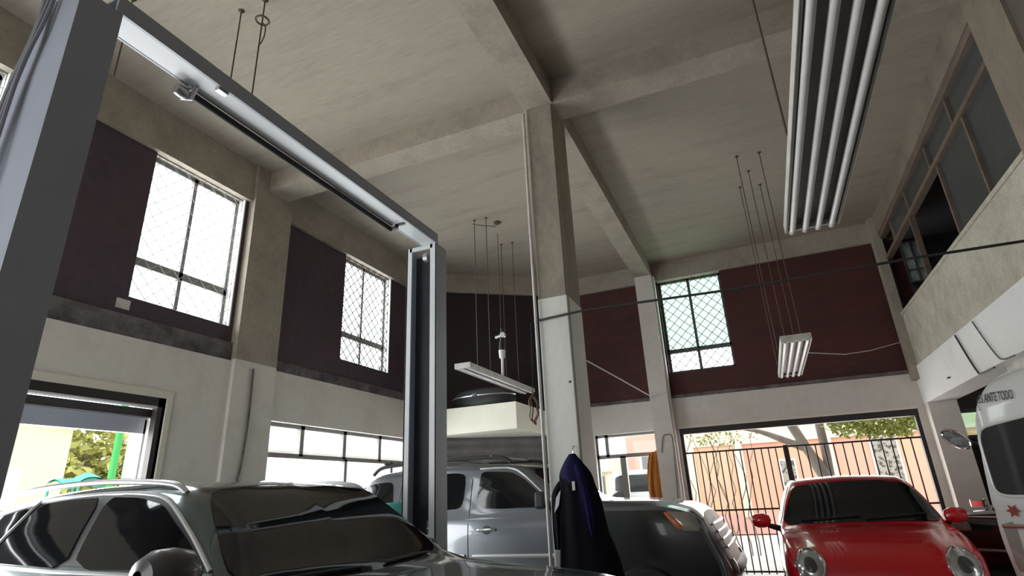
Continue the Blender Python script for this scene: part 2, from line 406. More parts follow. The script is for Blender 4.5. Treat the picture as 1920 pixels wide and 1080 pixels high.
def upper_window_left(n, y0, y1, gr_=.003):
    t = thing('window_%d' % n, None, None, (XL - .18, (y0 + y1) / 2, UZ0)); struct(t)
    x0, x1 = XL - .22, XL - .17
    ym = (y0 + y1) / 2 - .02; zt = 3.95
    f = MB()
    f.box(x0, x1, y0, y0 + .04, UZ0, UZ1); f.box(x0, x1, y1 - .05, y1, UZ0, UZ1)
    f.box(x0, x1, y0, y1, UZ0, UZ0 + .04); f.box(x0, x1, y0, y1, UZ1 - .05, UZ1)
    f.box(x0, x1, ym - .022, ym + .022, UZ0, UZ1); f.box(x0, x1, y0, y1, zt - .045, zt + .045)
    f.build('window_frame', 'steel_frame', t)
    pn = MB()
    for a, b in ((y0 + .04, ym - .022), (ym + .022, y1 - .05)):
        for c, d in ((UZ0 + .04, zt - .045), (zt + .045, UZ1 - .05)):
            box(x0 + .015, x0 + .02, a, b, c, d).build('pane', 'glass', t)
    g = MB(); xg = XL - .10
    lattice(g, y0 + .01, y1 - .01, UZ0 + .01, UZ1 - .01, .17, lambda u, v: (xg, u, v), gr_)
    for a, b in (((y0 + .01, UZ0 + .01), (y1 - .01, UZ0 + .01)), ((y1 - .01, UZ0 + .01), (y1 - .01, UZ1 - .01)), ((y1 - .01, UZ1 - .01), (y0 + .01, UZ1 - .01)), ((y0 + .01, UZ1 - .01), (y0 + .01, UZ0 + .01))):
        g.tube([(xg, a[0], a[1]), (xg, b[0], b[1])], .008, 5)
    g.build('diamond_grille', 'dark_frame' if gr_ > .004 else 'grille_bar', t)  # paler, thinner wire on the nearer windows imitates glare washing it out
    j = MB(); j.box(XO, XL - .055, y1 - .012, y1 + .005, UZ0, UZ1)
    j.build('reveal', 'wall_white', t)
for i, (a, b) in enumerate(UW): upper_window_left(i + 1, a, b, .0065 if i == 2 else .003)

# low window row in the left wall
t = thing('window_4', None, None, (XL - .12, 7.0, RZ0)); struct(t)
f = MB(); x0, x1 = XL - .17, XL - .09
f.box(x0, x1, RY0, RY1, RZ1 - .05, RZ1); f.box(x0, x1, RY0, RY1, RZ0, RZ0 + .05); f.box(x0, x1, RY0, RY1, 2.02, 2.08)
f.box(x0, x1, RY0, RY0 + .04, RZ0, RZ1); f.box(x0, x1, RY1 - .04, RY1, RZ0, RZ1)
for y in (6.11, 6.99, 7.86): f.box(x0, x1, y - .035, y + .035, 2.05, RZ1)
for y in (7.04, 8.2): f.box(x0, x1, y - .03, y + .03, RZ0, 2.05)
f.build('window_frame', 'steel_frame', t)
ys = [RY0 + .04, 6.11, 6.99, 7.86, RY1 - .04]
for a, b in zip(ys, ys[1:]): box(x0 + .04, x0 + .045, a + .035, b - .035, 2.08, RZ1 - .05).build('pane', 'glass', t)
ys = [RY0 + .04, 7.04, 8.2, RY1 - .04]
for a, b in zip(ys, ys[1:]): box(x0 + .04, x0 + .045, a + .03, b - .03, RZ0 + .05, 2.02).build('pane', 'glass', t)

# upper window of the back wall
t = thing('window_8', None, None, (-.8, YB + .2, WZ0)); struct(t)
f = MB(); y0, y1 = YB + .17, YB + .23
f.box(WX0, WX0 + .05, y0, y1, WZ0, WZ1); f.box(WX1 - .04, WX1, y0, y1, WZ0, WZ1)
f.box(WX0, WX1, y0, y1, WZ0, WZ0 + .05); f.box(WX0, WX1, y0, y1, WZ1 - .04, WZ1)
f.box(-.84, -.79, y0, y1, WZ0, WZ1); f.box(WX0, WX1, y0, y1, 3.90, 3.98)
f.build('window_frame', 'dark_frame', t)
for a, b in ((WX0 + .05, -.84), (-.79, WX1 - .04)):
    for c, d, g_ in ((WZ0 + .05, 3.90, 'glass'), (3.98, WZ1 - .04, 'glass_green')):
        box(a, b, y0 + .02, y0 + .025, c, d).build('pane', g_, t)
g = MB(); yg = YB + .10
lattice(g, WX0 + .01, WX1 - .01, WZ0 + .01, WZ1 - .01, .19, lambda u, v: (u, yg, v), .006)
g.build('diamond_grille', 'black_steel', t)
# low window of the back wall
t = thing('window_9', None, None, (-2.4, YB + .12, LZ0)); struct(t)
f = MB(); y0, y1 = YB + .09, YB + .16
f.box(LX0, LX1, y0, y1, LZ1 - .05, LZ1); f.box(LX0, LX1, y0, y1, LZ0, LZ0 + .05); f.box(LX0, LX1, y0, y1, 2.03, 2.10)
f.box(LX0, LX0 + .04, y0, y1, LZ0, LZ1); f.box(LX1 - .03, LX1, y0, y1, LZ0, LZ1)
f.box(-2.80, -2.735, y0, y1, 2.06, LZ1); f.box(-2.54, -2.43, y0, y1, LZ0, 2.06)
f.build('window_frame', 'steel_frame', t)
for a, b, c, d in ((LX0 + .04, -2.80, 2.1, LZ1 - .05), (-2.735, LX1 - .03, 2.1, LZ1 - .05), (LX0 + .04, -2.54, LZ0 + .05, 2.03), (-2.43, LX1 - .03, LZ0 + .05, 2.03)):
    box(a, b, y0 + .03, y0 + .035, c, d).build('pane', 'glass', t)

# loading door in the left wall
t = thing('door_1', None, None, (XL - .1, 2.2, 0)); struct(t)
c = MB(); c.box(XL - .02, XL + .02, DY0 - .1, DY1 + .085, DZ, DZ + .075); c.box(XL - .02, XL + .02, DY1 + .03, DY1 + .085, 0, DZ); c.box(XL - .02, XL + .02, DY0 - .1, DY0 - .03, 0, DZ)
c.build('casing', 'casing', t)
f = MB(); f.box(XL - .08, XL, DY0 - .03, DY1 + .03, DZ - .09, DZ); f.box(XL - .08, XL, DY1 - .05, DY1 + .03, 0, DZ); f.box(XL - .08, XL, DY0 - .03, DY0 + .05, 0, DZ)
f.box(XL - .16, XL - .08, DY0, DY1, DZ - .19, DZ - .11)
f.build('door_frame', 'black_steel', t)
box(XL - .07, XL + .012, DY0, DY1 - .06, DZ - .105, DZ - .088).build('track_rail', 'silver', t)
f = MB(); f.box(XL - .26, XL - .2, DY0, DY1 + .13, DZ - .34, DZ - .18); f.box(XL - .26, XL - .2, DY1 - .02, DY1 + .13, 0, DZ - .2)
f.build('door_panel_edge', 'lift', t)

# ------------------------------------------------------------------ concrete column in the middle
cl = thing('concrete_column', 'square concrete column in the middle of the hall, pale paint below and bare concrete above', 'column', (-1.63, 5.2, 0))
cz = 3.22
box(-1.775, -1.485, 4.955, 5.44, cz, BZ).build('bare_shaft', 'column_raw', cl, bevel=.008)
box(-1.78, -1.48, 4.95, 5.445, 0, cz).build('painted_shaft', 'column_paint', cl, bevel=.008)
tube([(-1.40 - .085, 4.99, .02), (-1.485, 4.99, 3.2), (-1.488, 4.99, 4.6)], .012).build('conduit', 'grille_bar', cl)
pp = tube([(-1.80, 4.92, .02), (-1.80, 4.92, 5.4)], .016).build('downpipe', 'enamel', cl)
box(-1.526, -1.510, 4.944, 4.951, 2.365, 2.385).build('fixing_hole', 'cable', cl)

# ------------------------------------------------------------------ two-post lift (posts, overhead beam)
LXR, LXL = -2.30, -2.60
BXL = -2.455                                          # left edge of the overhead beam
LY0, LY1, LZ = 1.14, 3.89, 3.515
lf = thing('two_post_lift', 'blue-grey two-post car lift with overhead beam straddling the dark SUV', 'car lift', ((LXR + LXL) / 2, (LY0 + LY1) / 2, 0))
def post(y_open, d, name):                            # d = +1: channel opens towards +y
    back = y_open - d * .17
    m = MB()
    a, b = sorted((back, y_open))
    m.box(LXR - .012, LXR, a, b, 0, LZ); m.box(LXL, LXL + .012, a, b, 0, LZ)
    a2, b2 = sorted((back, back + d * .012)); m.box(LXL + .0125, LXR - .0125, a2, b2, 0, LZ)
    o = m.build(name, 'lift', lf)
    a3, b3 = sorted((y_open, y_open - d * .015))
    l = MB(); l.box(LXR - .062, LXR - .001, a3, b3, 0, LZ); l.box(LXL + .001, LXL + .052, a3, b3, 0, LZ); l.box(LXL + .03, LXR - .04, a3, b3, LZ - .035, LZ)
    l.build('front_lip', 'lift_pale', o)
    a4, b4 = sorted((back + d * .02, back + d * .03))
    box(LXL + .013, LXR - .013, a4, b4, 0, LZ - .04).build('channel_back', 'lift_dark', o)
    p = MB(); p.box(LXL - .08, LXR + .08, min(back, y_open) - .06, max(back, y_open) + .06, 0, .02)
    p.build('base_plate', 'lift', o)
    return o
p_near = post(LY0, 1, 'post'); p_far = post(LY1, -1, 'post')
# things inside the far channel: pulley, oily patch, coil spring
m = MB(); m.lathe([(.045, -.02), (.045, .02)], (-2.43, LY1 + .06, LZ - .09), 'x', 14); m.build('cable_pulley', 'silver', p_far)
sp = []
for i in range(120):
    a = i / 120 * 2 * PI * 11; sp.append((-2.405 + .016 * math.cos(a), LY1 + .075 + .016 * math.sin(a), 1.10 + i / 120 * .17))
tube(sp, .0045, 5).build('coil_spring', 'silver', p_far)
box(-2.40, -2.35, LY1 + .13, LY1 + .137, 1.27, 1.40).build('grease_patch', mat('ochre_grease', (.16, .10, .02), .5, col2=(.05, .035, .015), scale=25), p_far)
# overhead beam (pale folded underside, grey side), limit bar
m = MB(); yb0, yb1 = LY0 - .03, LY1 + .02
m.box(LXR - .012, LXR + .004, yb0, yb1, LZ, LZ + .09); m.box(BXL, BXL + .012, yb0, yb1, LZ, LZ + .09); m.box(BXL + .013, LXR - .013, yb0, yb1, LZ + .075, LZ + .085)
bm_ = m.build('overhead_beam', 'lift', lf)
box(BXL + .012, LXR - .012, yb0, yb1, LZ + .002, LZ + .012).build('beam_soffit', 'lift_pale', bm_)
tube([(BXL - .012, 1.62, LZ - .022), (BXL - .012, 3.45, LZ - .022)], .02, 10).build('limit_bar', 'rubber', lf)
m = MB()
for y in (1.60, ):
    m.tube([(BXL + .02, y, LZ + .0), (BXL - .03, y - .02, LZ - .01), (BXL - .045, y, LZ - .05), (BXL - .0, y + .02, LZ - .055), (BXL + .04, y + .01, LZ - .0)], .012, 8)
    m.lathe([(.03, -.03), (.035, 0), (.03, .03)], (BXL - .02, y - .03, LZ - .035), 'y', 12)
m.build('switch_bracket', 'silver', lf)
m = MB(); m.box(BXL + .04, BXL + .055, 3.43, 3.46, LZ - .02, LZ + .004); m.box(BXL - .04, BXL + .055, 3.43, 3.46, LZ - .03, LZ - .018); m.box(BXL + .04, BXL + .12, 3.43, 3.46, LZ - .004, LZ + .004)
m.build('bar_hanger', 'black_steel', lf)
m = MB(); m.box(LXR - .04, LXR - .008, 1.66, 1.72, LZ - .015, LZ + .004); m.build('beam_bolt_plate', 'silver', lf)
# hoses on the back of the near post
yb = LY0 - .17 - .02
for pts, r in (([(-2.52, yb, 3.6), (-2.50, yb - .01, 3.3), (-2.54, yb - .02, 3.0), (-2.56, yb - .02, 2.6), (-2.55, yb - .01, 1.9), (-2.56, yb, .4)], .013),
               ([(-2.47, yb, 3.6), (-2.49, yb - .015, 3.25), (-2.52, yb - .02, 2.95), (-2.535, yb - .02, 2.5), (-2.53, yb - .01, 1.8), (-2.54, yb, .4)], .010),
               ([(-2.44, yb, 3.6), (-2.46, yb - .01, 3.35), (-2.50, yb - .02, 3.1), (-2.50, yb - .02, 2.6), (-2.5, yb - .01, 2.0), (-2.5, yb, .4)], .008)):
    tube(cr(pts, 24), r, 8).build('hydraulic_hose', 'hose', lf)

# ------------------------------------------------------------------ steel gate in the back opening
gt = thing('steel_gate', 'black barred steel gate filling the wide opening in front of the salmon house', 'gate', ((GX0 + GX1) / 2, YB + .1, 0))
yg0, yg1 = YB + .07, YB + .11
m = MB(); m.box(GX0, GX0 + .055, yg0 - .03, yg1 + .03, 0, GZ); m.box(GX1 - .055, GX1, yg0 - .03, yg1 + .03, 0, GZ); m.box(GX0, GX1, yg0 - .05, yg1 + .03, GZ - .10, GZ)
m.build('gate_frame', 'black_steel', gt)
xm = .34
for a, b in ((GX0 + .055, xm - .045), (xm + .045, GX1 - .055)):
    for z in (2.025, 1.045, .09): box(a, b, yg0 + .005, yg1 - .005, z - .014, z + .014).build('rail', 'black_steel', gt)
box(xm - .042, xm + .042, yg0 - .01, yg1 + .01, .02, 2.05).build('meeting_post', 'black_steel', gt)
proto_bar = None
for a, b, n in ((GX0 + .055, xm - .045, 13), (xm + .045, GX1 - .055, 13)):
    for i in range(1, n + 1):
        x = a + (b - a) * i / (n + 1)
        box(x - .0095, x + .0095, yg0 + .012, yg1 - .012, .05, 2.03).build('bar', 'black_steel', gt)

# ------------------------------------------------------------------ cream ledge in the corner with things on it
LZB, LZT = 2.50, 2.95
q = A0 + dA * (( -3.74 + 5.6) / dA.x)
m = MB(); m.prism([(XL + .0, 8.97), (-3.74, 8.97), (-3.74, q.y - .01), (A0.x + .01, A0.y - .0)], LZB, LZT)
lg = m.build('corner_ledge', 'plaster_cream')
tag(lg, 'cream boxed ledge projecting from the angled corner above the roller shutter', 'ledge')
# lid / bumper lying on the ledge
bp_ = thing('car_bumper', 'dark grey car bumper with a silver strip lying on the cream ledge', 'bumper', (-4.45, 9.35, LZT))
prof = []
def bump_shape(x0, yc, rx, ry, levels):          # levels: (scale, z); an open-backed curved skin
    vs = []; fs = []; n = 32; k = len(levels)
    for i in range(n + 1):
        a = PI * i / n
        for sc, z in levels: vs.append((x0 + rx * sc * math.cos(a), yc - ry * sc * math.sin(a) ** .75, z))
        for sc, z in levels[::-1]: vs.append((x0 + rx * (sc - .05) * math.cos(a), yc + .012 - ry * (sc - .06) * math.sin(a) ** .75, z - .012 if z > LZT + .02 else z))
    m = 2 * k
    for i in range(n):
        for j in range(m): fs.append((i * m + j, i * m + (j + 1) % m, (i + 1) * m + (j + 1) % m, (i + 1) * m + j))
    fs.append(tuple(range(m))); fs.append(tuple(n * m + j for j in range(m - 1, -1, -1)))
    return MB().add(vs, fs, True)
BX, BYc = -4.52, 9.42
bump_shape(BX, BYc, .62, .40, [(.93, LZT), (.97, LZT + .06), (1., LZT + .13), (.985, LZT + .19)]).build('bumper_skin', 'plastic', bp_)
bump_shape(BX, BYc, .60, .385, [(1., LZT + .20), (.95, LZT + .27), (.82, LZT + .325), (.6, LZT + .345)]).build('upper_lip', 'grey_plastic', bp_)
tube([(BX + .625 * math.cos(PI * t / 30), BYc - .405 * math.sin(PI * t / 30) ** .75, LZT + .195) for t in range(1, 30)], .013, 6).build('bright_strip', 'silver', bp_)
obox((BX - .02, BYc - .408, LZT + .20), (.05, 0, 0), (0, .012, 0), (0, 0, .022)).build('badge', 'chrome', bp_)

# coil of cables hanging by the ledge
cc = thing('cable_coil', 'loose coil of brown and green cables hanging beside the cream ledge', 'cable', (-3.46, 9.1, 2.5))
for k, (mt_, w_, h_, dx) in enumerate((('brown_reel', .075, .24, 0), ('brown_reel', .055, .27, .015), ('green_wire', .085, .21, -.01), ('cable', .06, .25, .02))):
    pts = [(-3.45 + dx + w_ * math.cos(2 * PI * i / 28) * .6 + .02 * math.sin(i), 9.02 + w_ * math.cos(2 * PI * i / 28) * .5 + .01 * k, 2.80 + h_ * math.sin(2 * PI * i / 28)) for i in range(29)]
    tube(pts, .008, 6).build('cable_loop', mt_, cc)
tube([(-3.45, 9.03, 3.0), (-3.42, 9.02, 3.4), (-3.40, 9.02, 4.3)], .007, 6).build('drop_cable', 'cable', cc)

# ------------------------------------------------------------------ fluorescent fixtures
def fixture(label, xc, yc, z, wd=.31, ln=2.36, rods=(), name='fluorescent_fixture', nt_=4):
    t = thing(name, label, 'lamp', (xc, yc, z), 0, 'hanging fluorescent fixtures')
    h = ln / 2; a = wd / 2
    m = MB(); m.box(xc - a, xc + a, yc - h, yc + h, z + .035, z + .05); m.box(xc - a, xc - a + .012, yc - h, yc + h, z - .012, z + .05); m.box(xc + a - .012, xc + a, yc - h, yc + h, z - .012, z + .05)
    m.build('tray', 'enamel_grey', t)
    m = MB(); m.box(xc - a - .004, xc + a + .004, yc - h - .012, yc - h + .012, z - .015, z + .06); m.box(xc - a - .004, xc + a + .004, yc + h - .012, yc + h + .012, z + .0, z + .06)
    m.box(xc - a - .004, xc - a + .0, yc - h, yc + h, z - .015, z + .055); m.box(xc + a, xc + a + .004, yc - h, yc + h, z - .015, z + .055)
    m.build('housing', 'enamel', t)
    for i in range(nt_):
        x = xc - a + wd * (i + .5) / nt_
        o = tube([(x, yc - h + .03, z - .006), (x, yc + h - .03, z - .006)], .0195, 12).build('tube', 'tube', t)
        for s in (-1, 1):
            tube([(x, yc + s * (h - .035), z - .005), (x, yc + s * (h + .008), z - .006)], .0205, 12).build('end_cap', 'enamel', o)
            box(x - .016, x + .016, yc + s * (h - .02) - .01, yc + s * (h - .02) + .01, z - .005, z + .04).build('lampholder', 'enamel', o)
    for rx, ry in rods:
        m = MB(); m.tube([(rx, ry, z + .05), (rx, ry, ZC)], .006, 6); m.tube([(rx, ry, ZC - .02), (rx, ry, ZC)], [.012, .028], 8)
        m.build('hanger_rod', 'rod', t)
    return t
fixture('long four-tube fluorescent fixture hanging nearest the camera, cut off by the top edge', .55, 2.74, 3.0, .315, 2.38, ((.385, 2.78), (.70, 2.2), (.70, 3.3)))
fixture('small-looking far fluorescent fixture hanging before the burgundy back wall, right of the window', .545, 8.1, 2.92, .31, 2.36, ((.37, 7.58), (.665, 7.62), (.51, 8.08), (.372, 8.52), (.66, 8.59)))
fixture('narrow fluorescent fixture seen from the side, hanging over the cream ledge and bumper', -3.64, 8.1, 3.14, .24, 2.44, ((-3.745, 7.56), (-3.535, 7.567), (-3.745, 8.64), (-3.535, 8.66)), nt_=2)
m = tube([(-3.787, 7.56, 5.7), (-3.6, 7.60, 5.64), (-3.44, 7.75, 5.66)], .006, 6); m.lathe([(.02, 0), (.06, .03), (.05, .05)], (-3.44, 7.8, ZC - .05), 'z', 14)
tag(m.build('ceiling_rose', 'rod'), 'small ceiling rose with a short wire near the left pair of lamp rods', 'ceiling rose')
# three lone hanger rods over the lift
for (x, y, zb), lab in (((-3.735, 2.78, 4.75), 'thin rusty hanger rod left of the pair above the lift beam'), ((-3.45, 2.785, 4.6), 'thin rusty hanger rod with a round hook plate above the lift beam'), ((-4.49, 2.27, 4.9), 'thin rusty hanger rod nearest the top left, half hidden by the lift beam')):
    t = thing('hanger_rod', lab, 'hanger rod', (x, y, zb), 0, 'lone hanger rods')
    tube([(x, y, zb), (x, y, ZC)], .007, 6).build('rod', 'rod', t)
    m = MB(); m.lathe([(.012, 0), (.03, .02)], (x, y, ZC - .02), 'z', 12); m.build('anchor', 'rod', t)
    if x == -3.45:
        m = MB(); m.tube([(x + .055 * math.cos(a * PI / 10), y + .055 * math.sin(a * PI / 10), 5.52) for a in range(21)], .01, 6); m.build('hook_ring', 'rod', t)
        tube(cr([(x, y, 5.5), (x + .05, y, 5.42), (x + .045, y, 5.3), (x - .01, y, 5.22)], 10), .006, 6).build('wire_tail', 'rod', t)

# hanging work light before the dark corner wall
t = thing('work_light', 'white hand lamp with black head hanging on a wire before the dark corner wall', 'work light', (-3.62, 8.2, 3.1))
tube([(-3.62, 8.2, 4.0), (-3.615, 8.2, ZC)], .005, 6).build('suspension_wire', 'rod', t)
m = MB(); m.tube([(-3.62, 8.2, 3.215), (-3.615, 8.2, 3.5), (-3.62, 8.2, 3.55)], .022, 10); m.tube([(-3.62, 8.2, 3.53), (-3.62, 8.2, 3.66)], [.045, .055], 12)
m.build('lamp_tube', 'tube', t)
m = MB(); m.tube([(-3.62, 8.2, 3.66), (-3.62, 8.2, 3.8)], [.05, .04], 12); m.tube([(-3.62, 8.2, 3.8), (-3.6, 8.2, 4.02)], .03, 10); m.build('black_grip', 'plastic', t)
m = MB(); m.tube([(-3.72, 8.19, 3.885), (-3.58, 8.19, 3.91)], .028, 10); m.lathe([(.045, -.03), (.045, .03)], (-3.585, 8.19, 3.91), 'y', 12); m.build('clamp', 'silver', t)

# ------------------------------------------------------------------ wires and cords
m = MB(); m.tube([(-1.83, 4.94, 3.0), (-1.7, 4.925, 3.0), (-1.3, 4.92, 3.02), (0, 4.93, 2.985), (1.3, 4.93, 2.995), (2.0, 4.935, 2.985), (2.44, 4.95, 2.99)], .0115, 8)
tag(m.build('steel_wire', 'cable'), 'taut dark wire running from the middle column to the right pier', 'wire')
tag(tube([(-1.478, 5.452, 2.665), (-1.53, 6.8, 2.755), (-1.63, 8.8, 2.90), (-1.745, YB - .23, 3.055)], .008, 6).build('pale_cord', 'string'), 'slack pale cord from the column down to the back pilaster', 'cord')
tag(tube([(.715, 8.0, 2.975), (1.3, 9.2, 3.12), (1.75, 10.0, 3.28), (2.40, YB - .2, 3.52)], .007, 6).build('pale_cord', 'string'), 'pale cord from the far fluorescent fixture to the right corner', 'cord')
tag(MB().tube(cr([(-5.53, 5.02, 3.02), (-5.53, 5.03, 2.4), (-5.53, 5.0, 1.9), (-5.53, 4.97, 1.75), (-5.53, 4.95, 1.6)], 20), .014, 6).build('hanging_cable', 'soot'), 'frayed grey cable hanging down the left wall pilaster', 'cable')
tag(tube(cr([(2.45, 8.55, 3.07), (2.45, 8.35, 2.75), (2.45, 8.2, 2.55), (2.43, 8.05, 2.5), (2.43, 7.6, 2.49)], 20), .011, 6).build('wall_cable', 'cable'), 'thick dark cable crossing the pale right beam, further from the van', 'cable')
tag(tube(cr([(2.45, 7.85, 3.07), (2.45, 7.7, 2.85), (2.45, 7.5, 2.6), (2.43, 7.3, 2.52), (2.43, 7.0, 2.50)], 20), .008, 6).build('wall_cable', 'soot'), 'thin grey cable crossing the pale right beam, nearer the van', 'cable')
tag(tube(cr([(-1.70, YB - .235, 2.05), (-1.64, YB - .24, 2.32), (-1.55, YB - .24, 2.36), (-1.48, YB - .235, 2.28), (-1.5, YB - .235, 1.8), (-1.53, YB - .235, 1.2)], 24), .006, 6).build('wall_cable', 'cable'), 'thin looped cable on the back pilaster beside the gate', 'cable')
m = MB(); m.box(2.44, 2.47, 9.3, 9.36, 2.655, 2.67); tag(m.build('wall_hook', 'cable'), 'tiny dark hook on the pale right beam', 'hook')
m = MB(); m.box(2.58, 2.70, 7.15, 7.75, 2.42, 2.52); m.box(2.60, 2.68, 7.1, 7.8, 2.44, 2.5)
tag(m.build('junction_box', 'enamel'), 'small pale electrical box under the right beam above the van', 'electrical box')
m = MB(); vs = []
m.tube(cr([(2.95, 6.5, 2.71), (3.0, 6.9, 2.69), (2.9, 7.4, 2.72)], 12), [.05, .08, .09, .08, .10, .09, .07, .09, .1, .08, .06, .04], 10)
tag(m.build('pink_bundle', 'pinkbox'), 'dusty pink bundle tucked under the annexe ceiling above the van', 'bundle')
tag(box(-5.672, -5.655, 3.36, 3.50, 3.36, 3.46).build('wall_plate', 'enamel'), 'small white wall plate below the nearest left window', 'wall plate')

# ------------------------------------------------------------------ jacket on the column
jk = thing('work_jacket', 'black and deep blue work jacket hanging from a hook on the middle column', 'jacket', (-1.5, 4.85, .55))
def cloth(levels, y0, seed, n=40, m_='navy', name='jacket_body', par=jk):
    rnd = random.Random(seed); ph = [rnd.uniform(0, 6) for _ in range(4)]
    vs = []; fs = []; lv = []
    for k in range(44):
        lv.append(cr(levels, 44)[k])
    for z, xa, xb, d in lv:
        for j in range(n):
            a = 2 * PI * j / n; c, s = math.cos(a), math.sin(a)
            amt = min(1., (levels[0][0] - z) * 1.6)
            fold = 1 + amt * (.10 * math.sin(5 * a + ph[0] + z) + .06 * math.sin(9 * a + ph[1] - 2 * z))
            vs.append(((xa + xb) / 2 + (xb - xa) / 2 * c, y0 + d * s * fold - .012 * amt * math.sin(7 * a + ph[2]), z))
    for i in range(len(lv) - 1):
        for j in range(n): fs.append((i * n + j, i * n + (j + 1) % n, (i + 1) * n + (j + 1) % n, (i + 1) * n + j))
    fs.append(tuple(range(n))); fs.append(tuple((len(lv) - 1) * n + j for j in range(n)))
    return MB().add(vs, fs, True).build(name, m_, par)
cloth([(1.735, -1.545, -1.49, .02), (1.66, -1.60, -1.43, .05), (1.56, -1.645, -1.36, .075), (1.40, -1.64, -1.325, .085), (1.20, -1.66, -1.29, .09), (1.0, -1.68, -1.215, .09), (.75, -1.70, -1.16, .09), (.55, -1.68, -1.18, .08)], 4.84, 3)
cloth([(1.52, -1.66, -1.60, .03), (1.42, -1.725, -1.625, .05), (1.25, -1.735, -1.62, .055), (1.1, -1.735, -1.62, .055), (.99, -1.73, -1.63, .05)], 4.85, 8, 20, 'navy', 'sleeve')
cloth([(1.50, -1.40, -1.345, .03), (1.36, -1.385, -1.30, .04), (1.15, -1.36, -1.265, .045), (.95, -1.33, -1.215, .045)], 4.84, 9, 20, 'navy', 'sleeve')
cloth([(1.725, -1.54, -1.49, .02), (1.66, -1.59, -1.44, .05), (1.575, -1.628, -1.395, .072), (1.50, -1.59, -1.40, .08)], 4.828, 3, 32, 'blue', 'blue_yoke')
cloth([(1.64, -1.49, -1.43, .03), (1.50, -1.475, -1.385, .04), (1.30, -1.45, -1.355, .045), (1.14, -1.43, -1.35, .04), (1.05, -1.40, -1.35, .01)], 4.78, 5, 20, 'blue', 'blue_panel')
obox((-1.495, 4.742, 1.475), (.012, 0, .0), (0, .004, 0), (0, 0, .035)).build('tag', 'reflective', jk)
obox((-1.66, 4.79, 1.36), (.022, 0, .03), (0, .004, 0), (.012, 0, .06)).build('reflective_strip', 'reflective', jk)
tag(tube([(-1.515, 4.94, 1.80), (-1.515, 4.88, 1.80), (-1.515, 4.865, 1.765), (-1.515, 4.87, 1.735), (-1.515, 4.885, 1.75)], .006, 6).build('wall_hook', 'chrome'), 'small metal hook on the column that holds the jacket', 'hook')

# ------------------------------------------------------------------ vehicles
def station(x, zb, wb, wm, zbelt, wbelt, zr, wr, crown=.04):
    h = zbelt - zb; g = zr - crown - zbelt
    return x, [(0, zb), (wb, zb), (wm - .02, zb + .28 * h), (wm, zb + .62 * h), (wm * .985, zbelt - .12 * h), (wbelt, zbelt),
               (wbelt + (wr - wbelt) * .52 + .012, zbelt + g * .55), (wr, zr - crown), (wr * .72, zr - crown * .35), (0, zr)]

def car_shell(stations, nx=110, ny=56):
    st = sorted(stations, key=lambda s: s[0]); xs = [s[0] for s in st]
    K = len(st[0][1]); grid = []
    def interp(x):
        i = 0
        while i < len(xs) - 2 and x > xs[i + 1]: i += 1
        h = xs[i + 1] - xs[i]; u = (x - xs[i]) / h; out = []
        for k in range(K):
            pt = []
            for c in (0, 1):
                f = lambda j: st[j][1][k][c]
                d = (f(i + 1) - f(i)) / h
                def slope(j):
                    if j == 0 or j == len(xs) - 1: return (f(min(j + 1, len(xs) - 1)) - f(max(j - 1, 0))) / (xs[min(j + 1, len(xs) - 1)] - xs[max(j - 1, 0)])
                    a = (f(j) - f(j - 1)) / (xs[j] - xs[j - 1]); b = (f(j + 1) - f(j)) / (xs[j + 1] - xs[j])
                    return 0 if a * b <= 0 else 2 * a * b / (a + b)
                m0, m1 = slope(i), slope(i + 1)
                pt.append((2 * u ** 3 - 3 * u * u + 1) * f(i) + (u ** 3 - 2 * u * u + u) * h * m0 + (-2 * u ** 3 + 3 * u * u) * f(i + 1) + (u ** 3 - u * u) * h * m1)
            out.append(tuple(pt))
        return out
    for i in range(nx):
        x = xs[0] + (xs[-1] - xs[0]) * i / (nx - 1)
        half = cr(interp(x), ny + 1)
        ring = [(x, y, z) for y, z in half] + [(x, -y, z) for y, z in half[-2:0:-1]]
        grid.append(ring)
    n = len(grid[0]); vs = [p for r in grid for p in r]; fs = []
    for i in range(nx - 1):
        for j in range(n): fs.append((i * n + j, i * n + (j + 1) % n, (i + 1) * n + (j + 1) % n, (i + 1) * n + j))
    fs.append(tuple(range(n - 1, -1, -1))); fs.append(tuple((nx - 1) * n + j for j in range(n)))
    mb = MB().add(vs, fs, True)
    return mb, BVHTree.FromPolygons([Vector(v) for v in vs], fs)

AX = {'side+': (0, 1), 'side-': (0, -1), 'front': (1, 0), 'rear': (-1, 0)}
def hit(bvh, u, v, view):
    if view == 'side-': o, d = Vector((u, -6, v)), Vector((0, 1, 0))
    elif view == 'side+': o, d = Vector((u, 6, v)), Vector((0, -1, 0))
    elif view == 'front': o, d = Vector((8, u, v)), Vector((-1, 0, 0))
    elif view == 'rear': o, d = Vector((-8, u, v)), Vector((1, 0, 0))
    else: o, d = Vector((u, v, 6)), Vector((0, 0, -1))
    loc, nor, _, _ = bvh.ray_cast(o, d)
    if loc is None:
        o2 = o + d * 5; loc, nor, _, _ = bvh.find_nearest(o2)
    if nor.dot(d) > 0: nor = -nor
    return loc, nor

def closed_smooth(pts, it=2):
    for k in range(it):
        q = []; c = (.13, .25, .25)[min(k, 2)]; d = 1 - c
        for a, b in zip(pts, pts[1:] + pts[:1]):
            q += [(a[0] * d + b[0] * c, a[1] * d + b[1] * c), (a[0] * c + b[0] * d, a[1] * c + b[1] * d)]
        pts = q
    return pts

